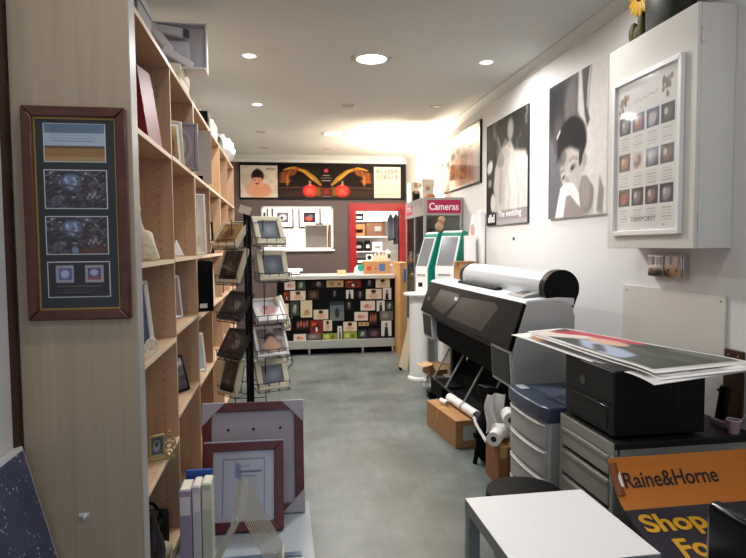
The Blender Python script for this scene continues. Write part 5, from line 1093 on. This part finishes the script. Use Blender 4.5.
part(t,'plinth_body',MB().box(1.89,5.80,0,2.085,6.1,1.02),white_lam,bev=.003); part(t,'plinth_top',MB().box(1.885,5.79,1.02,2.09,6.11,1.04),white_gloss,bev=.002)
G4 = 'brown cartons by the right wall'
carton('carton','brown carton on the white plinth, under the plastic wrapped roll','box',1.99,5.82,1.041,2.088,6.08,1.30,carton_m,None,G4)
t = thing('carton_flap_box','small brown carton on top of the wide printer far end','box',(1.73,5.55,1.175),R(0)); t['group']=G4
part(t,'box_body',MB().box(-.04,-.1,0,.14,.1,.17),carton_m,local=True,bev=.003); part(t,'box_flap',MB().box(-.09,-.11,.165,.10,.02,.171),carton_m,local=True)
t['label']='small brown carton on the far end of the wide printer beside the roll cover'
carton('carton','brown carton standing on the wide printer next to the small one','box',1.845-.0,5.45,1.17,2.05,5.68,1.31,carton_m,None,G4) if False else None
t = thing('wrapped_roll','white plastic wrapped roll standing on the brown carton against the right wall','roll',(2.03,5.92,1.301))
part(t,'roll_body',MB().prism([(2.035,1.302),(2.085,1.302),(2.085,1.83),(2.06,1.87),(2.02,1.85)],'y',5.83,5.93),white_gloss,bev=.01)
part(t,'plastic_film',MB().sheet(lambda u,v: (1.965+.09*u+.01*math.sin(8*v), 5.93+.06*math.sin(3*u+2*v)*.5, 1.32+.5*v),14,18,.003),plastic_film,ang=80)
part(t,'red_label',MB().ball((2.0,5.965,1.66),.035,.03,.08),M('soft_red','#cf9f93',.5))
t = thing('wrapped_toy','tan soft toy in clear plastic sitting on top of the kiosks','toy',(1.74,6.34,1.655))
part(t,'toy_body',MB().ball((1.74,6.36,1.71),.05,.05,.058),M('tan_plush','#a98d6c',.8,bump=(60,.4))); part(t,'toy_head',MB().ball((1.765,6.36,1.79),.042,.042,.042),bpy.data.materials['tan_plush']); part(t,'toy_scarf',MB().lathe([(.04,1.745),(.045,1.75),(.04,1.76)],(1.755,6.36,0),18),M('toy_scarf','#b0694f',.8))
# leaning board, bag and open carton
t = thing('leaning_board','cream board leaning against the glass cabinet side behind the farther pedestal','board',(1.46,6.9,0))
lb = [(1.385,6.98,0),(1.46,6.82,0),(1.59,6.72,.95),(1.555,6.80,.95)]
off = Vector((.018,.008,.0))
part(t,'board_panel',MB().add([Vector(q) for q in lb]+[Vector(q)+off for q in lb],[(0,1,2,3),(7,6,5,4),(0,4,5,1),(1,5,6,2),(2,6,7,3),(3,7,4,0)]),M('cream_board','#c5bb9c',.6))
part(t,'rubber_foot',MB().box(1.385,6.86,0,1.41,6.96,.02),black_matt)
bg = MB().ball((1.55,5.86,.09),.11,.12,.09,n=22); rs = random.Random(9)
bg.v = [Vector((p.x+.03*rs.uniform(-1,1),p.y+.03*rs.uniform(-1,1),max(0,p.z+(.02*rs.uniform(-1,1) if p.z<.12 else 0)))) for p in bg.v]
t = thing('white_bag','crumpled white plastic bag on the floor at the far foot of the wide printer','bag',(1.55,5.86,0))
part(t,'bag_body',bg,plastic_film,ang=70); part(t,'bag_handle',MB().tube([(1.48,5.82,.14),(1.46,5.78,.19),(1.49,5.76,.2),(1.52,5.78,.15)],.008),plastic_film)
t = thing('open_carton','small open tan carton resting on the white plastic bag','box',(1.55,5.85,.178),R(12))
part(t,'box_body',MB().box(-.10,-.09,0,.10,.09,.10),carton_m,local=True,bev=.002); part(t,'box_flap',MB().obox((-.13,-.03,.108),(.12,.18,.004),(0,R(-10),0)),M('tan_flap','#c9a070',.7),local=True); part(t,'box_flap',MB().obox((.02,-.13,.09),(.2,.1,.004),(R(24),0,0)),bpy.data.materials['tan_flap'],local=True)
# ---------------------------------------------------------------- back room contents
def wallpic(label, x0,x1,z0,z1, lay):
    t = thing('framed_print',label,'picture',((x0+x1)/2,12.6,z0),0,'framed prints in the back room')
    part(t,'frame',frame_mb(x0,x1,z0,z1,12.599,.03,.025),dark_grey); part(t,'mat_board',MB().box(x0+.01,12.585,z0+.01,x1-.01,12.598,z1-.01),white_paper)
    a = (x1-x0)*.24; b = (z1-z0)*.26; picture('print',bil((x0+a,12.583,z0+b),(x1-a,12.583,z0+b),(x1-a,12.583,z1-b),(x0+a,12.583,z1-b)),30,lay,t)
f = lambda px, py: (onY(px,py,12.6).x, onY(px,py,12.6).z)
for lab, (a,b_,c,d), lay in (('grey toned framed print left of two in the back room',(272,228,293.5,207),[('bg','#55555c'),('e',.5,.5,.35,.3,20,.8,'#b9b9c0'),('e',.4,.45,.15,.15,0,.7,'#3a3a42')]),('red and black framed print right of two in the back room',(298.5,228,320.5,207),[('bg','#2b2430'),('e',.45,.4,.3,.25,0,.8,'#b8452e'),('e',.6,.6,.2,.2,0,.8,'#5a5a68')]),('dark framed print nearest the left edge of the service window',(258,228,268,207),[('bg','#3a3a40')])):
    x0,z0 = f(a,b_); x1,z1 = f(c,d); wallpic(lab,x0,x1,z0,z1,lay)
t = thing('work_desk','pale work desk in the back room behind the service window','desk',(.5,11.0,0))
part(t,'desktop',MB().box(-.6,10.7,1.36,1.05,11.3,1.40),white_lam); 
for x in (-.58,1.0):
    for y in (10.72,11.25): part(t,'leg',MB().box(x,y,0,x+.04,y+.04,1.36),lt_grey)
t = thing('grey_monitor','pale grey box monitor on the work desk seen through the service window','monitor',(.65,10.95,1.40))
part(t,'monitor_shell',MB().box(.43,10.8,1.43,.83,11.1,1.90),M('monitor_grey','#a5a49c',.5),bev=.01); part(t,'monitor_stand',MB().box(.53,10.85,1.40,.73,11.05,1.43),lt_grey); part(t,'top_vent',MB().box(.62,10.85,1.90,.75,10.95,1.93),dark_grey)
carton('carton','brown carton beside the grey monitor on the work desk','box',.86,10.85,1.40,1.03,11.1,1.9,carton_m)
solo('paper_stack','stack of loose papers on the work desk beside the grey monitor','papers',MB().obox((.16,10.95,1.42),(.36,.2,.035),(0,0,R(8))),cream_paper,bev=.004)
def P12(px,py,y=11.9): q = onY(px,py,y); return q.x, q.z
ps = thing('partition_board','white partition shelf unit inside the back room doorway','shelving',(1.75,12.0,0))
part(ps,'back_board',MB().box(1.32,12.05,0,2.7,12.08,2.5),room_white)
for z in (1.10,1.38,1.68,2.0): part(ps,'shelf',MB().box(1.32,11.75,z,2.7,12.05,z+.02),white_lam)
for x in (1.30,2.70): part(ps,'side_panel',MB().box(x,11.75,0,x+.02,12.08,2.5),white_lam)
G5 = 'goods on the back room shelving'
def goods(name, label, cat, x, z, w, h, col, d=.16, bev=.01, second=None):
    t = thing(name,label,cat,(x,11.85,z),0,G5); part(t,'body',MB().box(x-w/2,11.85-d/2,z,x+w/2,11.85+d/2,z+h),col,bev=bev)
    part(t,'label_strip' ,MB().box(x-w*.3,11.85-d/2-.002,z+h*.3,x+w*.3,11.85-d/2,z+h*.6),second or white_paper)
goods('black_case','black case on the top back room shelf left of the brown board','case',1.55,2.02,.18,.14,black)
goods('carton','orange and black carton on the shelf below the black case','box',1.55,1.70,.24,.24,M('orange_box','#b5653a',.6),second=black)
goods('black_bag','black camera bag on the lower back room shelf','bag',1.52,1.40,.22,.2,black_matt,bev=.03,second=mid_grey)
goods('black_binder','black binder beside the camera bag on the lower shelf','binder',1.72,1.40,.1,.22,black)
goods('white_case','white case right of the black binder on the lower shelf','case',1.92,1.40,.2,.18,white_gloss,second=mid_grey)
goods('equipment_box','dark equipment box on the lowest back room shelf','box',1.6,1.12,.3,.16,dark_grey)
goods('cream_box','cream box on the lowest shelf right of the dark equipment box','box',1.95,1.12,.3,.18,cream)
t = thing('brown_board','brown pinned board leaning on the back room shelving above the lower goods','board',(1.84,11.775,1.70))
part(t,'board_panel',MB().box(1.70,11.765,1.70,2.07,11.785,1.995),M('brown_board','#6e4a36',.7,noise=(6,.15))); part(t,'pinned_photo',MB().box(1.86,11.760,1.80,2.0,11.765,1.90),mid_grey)
for i, (x, h, c) in enumerate(((2.16,.55,'#4c4d56'),(2.27,.62,'#2f3038'),(2.39,.6,'#5b5a60'))):
    t = thing('hanging_jacket',['grey','near black','mid grey'][i]+' jacket hanging inside the doorway, '+['leftmost','middle','rightmost'][i]+' of three','jacket',(x,11.6,1.6),0,'jackets hanging in the back room')
    jm = M('jacket_cloth_%d'%i,c,.9); part(t,'jacket_body',MB().prism([(x-.05,2.15-h),(x+.05,2.17-h),(x+.055,2.05),(x+.012,2.14),(x-.012,2.14),(x-.055,2.05)],'y',11.55,11.63),jm,bev=.015)
    part(t,'hanger_hook',MB().tube([(x,11.59,2.13),(x,11.59,2.2),(x+.01,11.59,2.215)],.005),chrome)
    for s in (-1,1): part(t,'sleeve',MB().tube([(x+s*.05,11.57,2.05),(x+s*.055,11.55,1.8),(x+s*.05,11.54,1.66)],.022,8),jm)
t = thing('hanging_rail','chrome clothes rail holding the jackets in the back room','rail',(2.27,11.6,2.22))
part(t,'rail_tube',MB().tube([(1.98,11.59,2.22),(2.75,11.59,2.22)],.012),chrome)
for x in (1.98,2.74): part(t,'rail_bracket',MB().tube([(x,11.59,2.22),(x,12.06,2.24)],.01),chrome)
t = thing('studio_lamp','grey studio lamp head clamped to the clothes rail above the jackets','lamp',(2.1,11.5,2.3))
part(t,'lamp_head',MB().cyl((2.03,11.5,2.36),(2.10,11.42,2.26),.05,.12),silver); part(t,'lamp_arm',MB().tube([(2.03,11.5,2.36),(1.98,11.56,2.30),(1.98,11.59,2.232)],.015),dark_grey)
# ---------------------------------------------------------------- ceiling lights
def area(name, loc, size, power, col, parent=None, spread=170):
    l = bpy.data.lights.new(name,'AREA'); l.shape = 'DISK'; l.size = size; l.energy = power; l.color = [lin(c) for c in h2s(col)]; l.spread = R(spread)
    o = link(bpy.data.objects.new(name,l)); o.location = loc; return o
GL = 'recessed ceiling downlights'
def downlight(label, x, y, big, on, power, col='#fffdfb'):
    t = thing('ceiling_downlight',label,'ceiling light',(x,y,ZC),0,GL); r = .115 if big else .045; z = ZC
    ring = MB(); n = 32; R0, R1 = r+.016, r
    prof_ = [(R0+.006,z),(R0,z-.008),(R1+.004,z-.008),(R1,z-.002)]
    vs = []; 
    for rr, zz in prof_: vs += [(x+rr*math.cos(6.283*i/n),y+rr*math.sin(6.283*i/n),zz) for i in range(n)]
    ring.add(vs,[(k*n+i,k*n+(i+1)%n,(k+1)*n+(i+1)%n,(k+1)*n+i) for k in range(3) for i in range(n)])
    part(t,'trim_ring',ring,white_gloss if on else lt_grey)
    part(t,'diffuser',MB().cyl((x,y,z-.0035),(x,y,z-.0015),r,n=32),(lamp_big if big else lamp_small) if on else lamp_off)
    if big and on:
        for s in (-1,1): part(t,'spring_clip',MB().box(x+s*(r+.03)-.012,y-.06,z-.006,x+s*(r+.03)+.012,y+.06,z),lt_grey)
    if on and power: area('downlight_lamp',(x,y,z-.02),r*1.8,power,col)
for (x, y, big, on, p, lab) in (
  (0.732,4.72,1,1,P_BIG,'large bright round ceiling light in the middle of the ceiling'),
  (1.677,4.68,0,1,P_SM,'small lit downlight near the right wall above the wide printer'),
  (-0.228,4.76,0,1,P_SM,'small lit downlight near the left side, closer to the front than its neighbour'),
  (-0.233,6.35,0,1,P_SM,'small lit downlight near the left side, second from the front'),
  (0.717,6.29,0,0,0,'unlit downlight in the middle, between the two large ceiling lights'),
  (1.672,6.23,0,0,0,'unlit downlight near the right wall, above the glazed group picture'),
  (-0.253,7.87,0,0,0,'unlit downlight near the left side, closest to the back wall'),
  (0.697,7.86,1,1,P_BIG2,'large round ceiling light toward the back of the shop'),
  (1.647,7.71,0,0,0,'unlit downlight near the right wall, closest to the back'),
  (0.707,9.1,0,0,0,'unlit downlight in the middle just before the back wall'),
  (-0.243,9.1,0,0,0,'unlit downlight at the left just before the back wall')): downlight(lab,x,y,big,on,p)
# the rows of lights nearer the shop front, above the frame
for y in (3.15,1.55,-.1):
    for x in (-.25,.70,1.65): area('downlight_lamp',(x,y,ZC-.02),.12,P_FR,'#fffcfa')
area('uplighter_lamp',(1.93,7.81,2.085),.2,P_BAT,'#ffe9cc',spread=165).rotation_euler = Vector((.3,.12,.94)).to_track_quat('-Z','Y').to_euler()
area('back_room_lamp',(.4,11.3,ZC-.02),.5,P_RM,'#fff2e2'); area('back_room_lamp',(1.8,11.0,ZC-.02),.5,P_RM,'#fff2e2')
# daylight from the shop front behind the camera
w_ = bpy.data.worlds.new('daylight'); SC.world = w_; w_.use_nodes = True
w_.node_tree.nodes['Background'].inputs['Color'].default_value = h2l('#c4d6ff'); w_.node_tree.nodes['Background'].inputs['Strength'].default_value = P_DAY
struct('wall_front', MB().box(-3,YF-.1,0,4,YF,.35).box(-3,YF-.1,2.55,4,YF,ZC), wall_white)
# ---------------------------------------------------------------- camera and view
cd = bpy.data.cameras.new('camera'); co = link(bpy.data.objects.new('camera',cd)); co.location = (0,0,CH)
cd.sensor_width = 36; cd.lens = CF/746*36; co.rotation_euler = Matrix((_rt, _up, -_fw)).transposed().to_euler(); SC.camera = co
cd.clip_start = .05
vs_ = SC.view_settings; vs_.view_transform = 'Standard'; vs_.look = 'None'; vs_.gamma = 1; vs_.use_curve_mapping = False; vs_.exposure = EXPO
SC.cycles.use_denoising = True; SC.cycles.max_bounces = 8; SC.cycles.diffuse_bounces = 5; SC.cycles.sample_clamp_indirect = 6
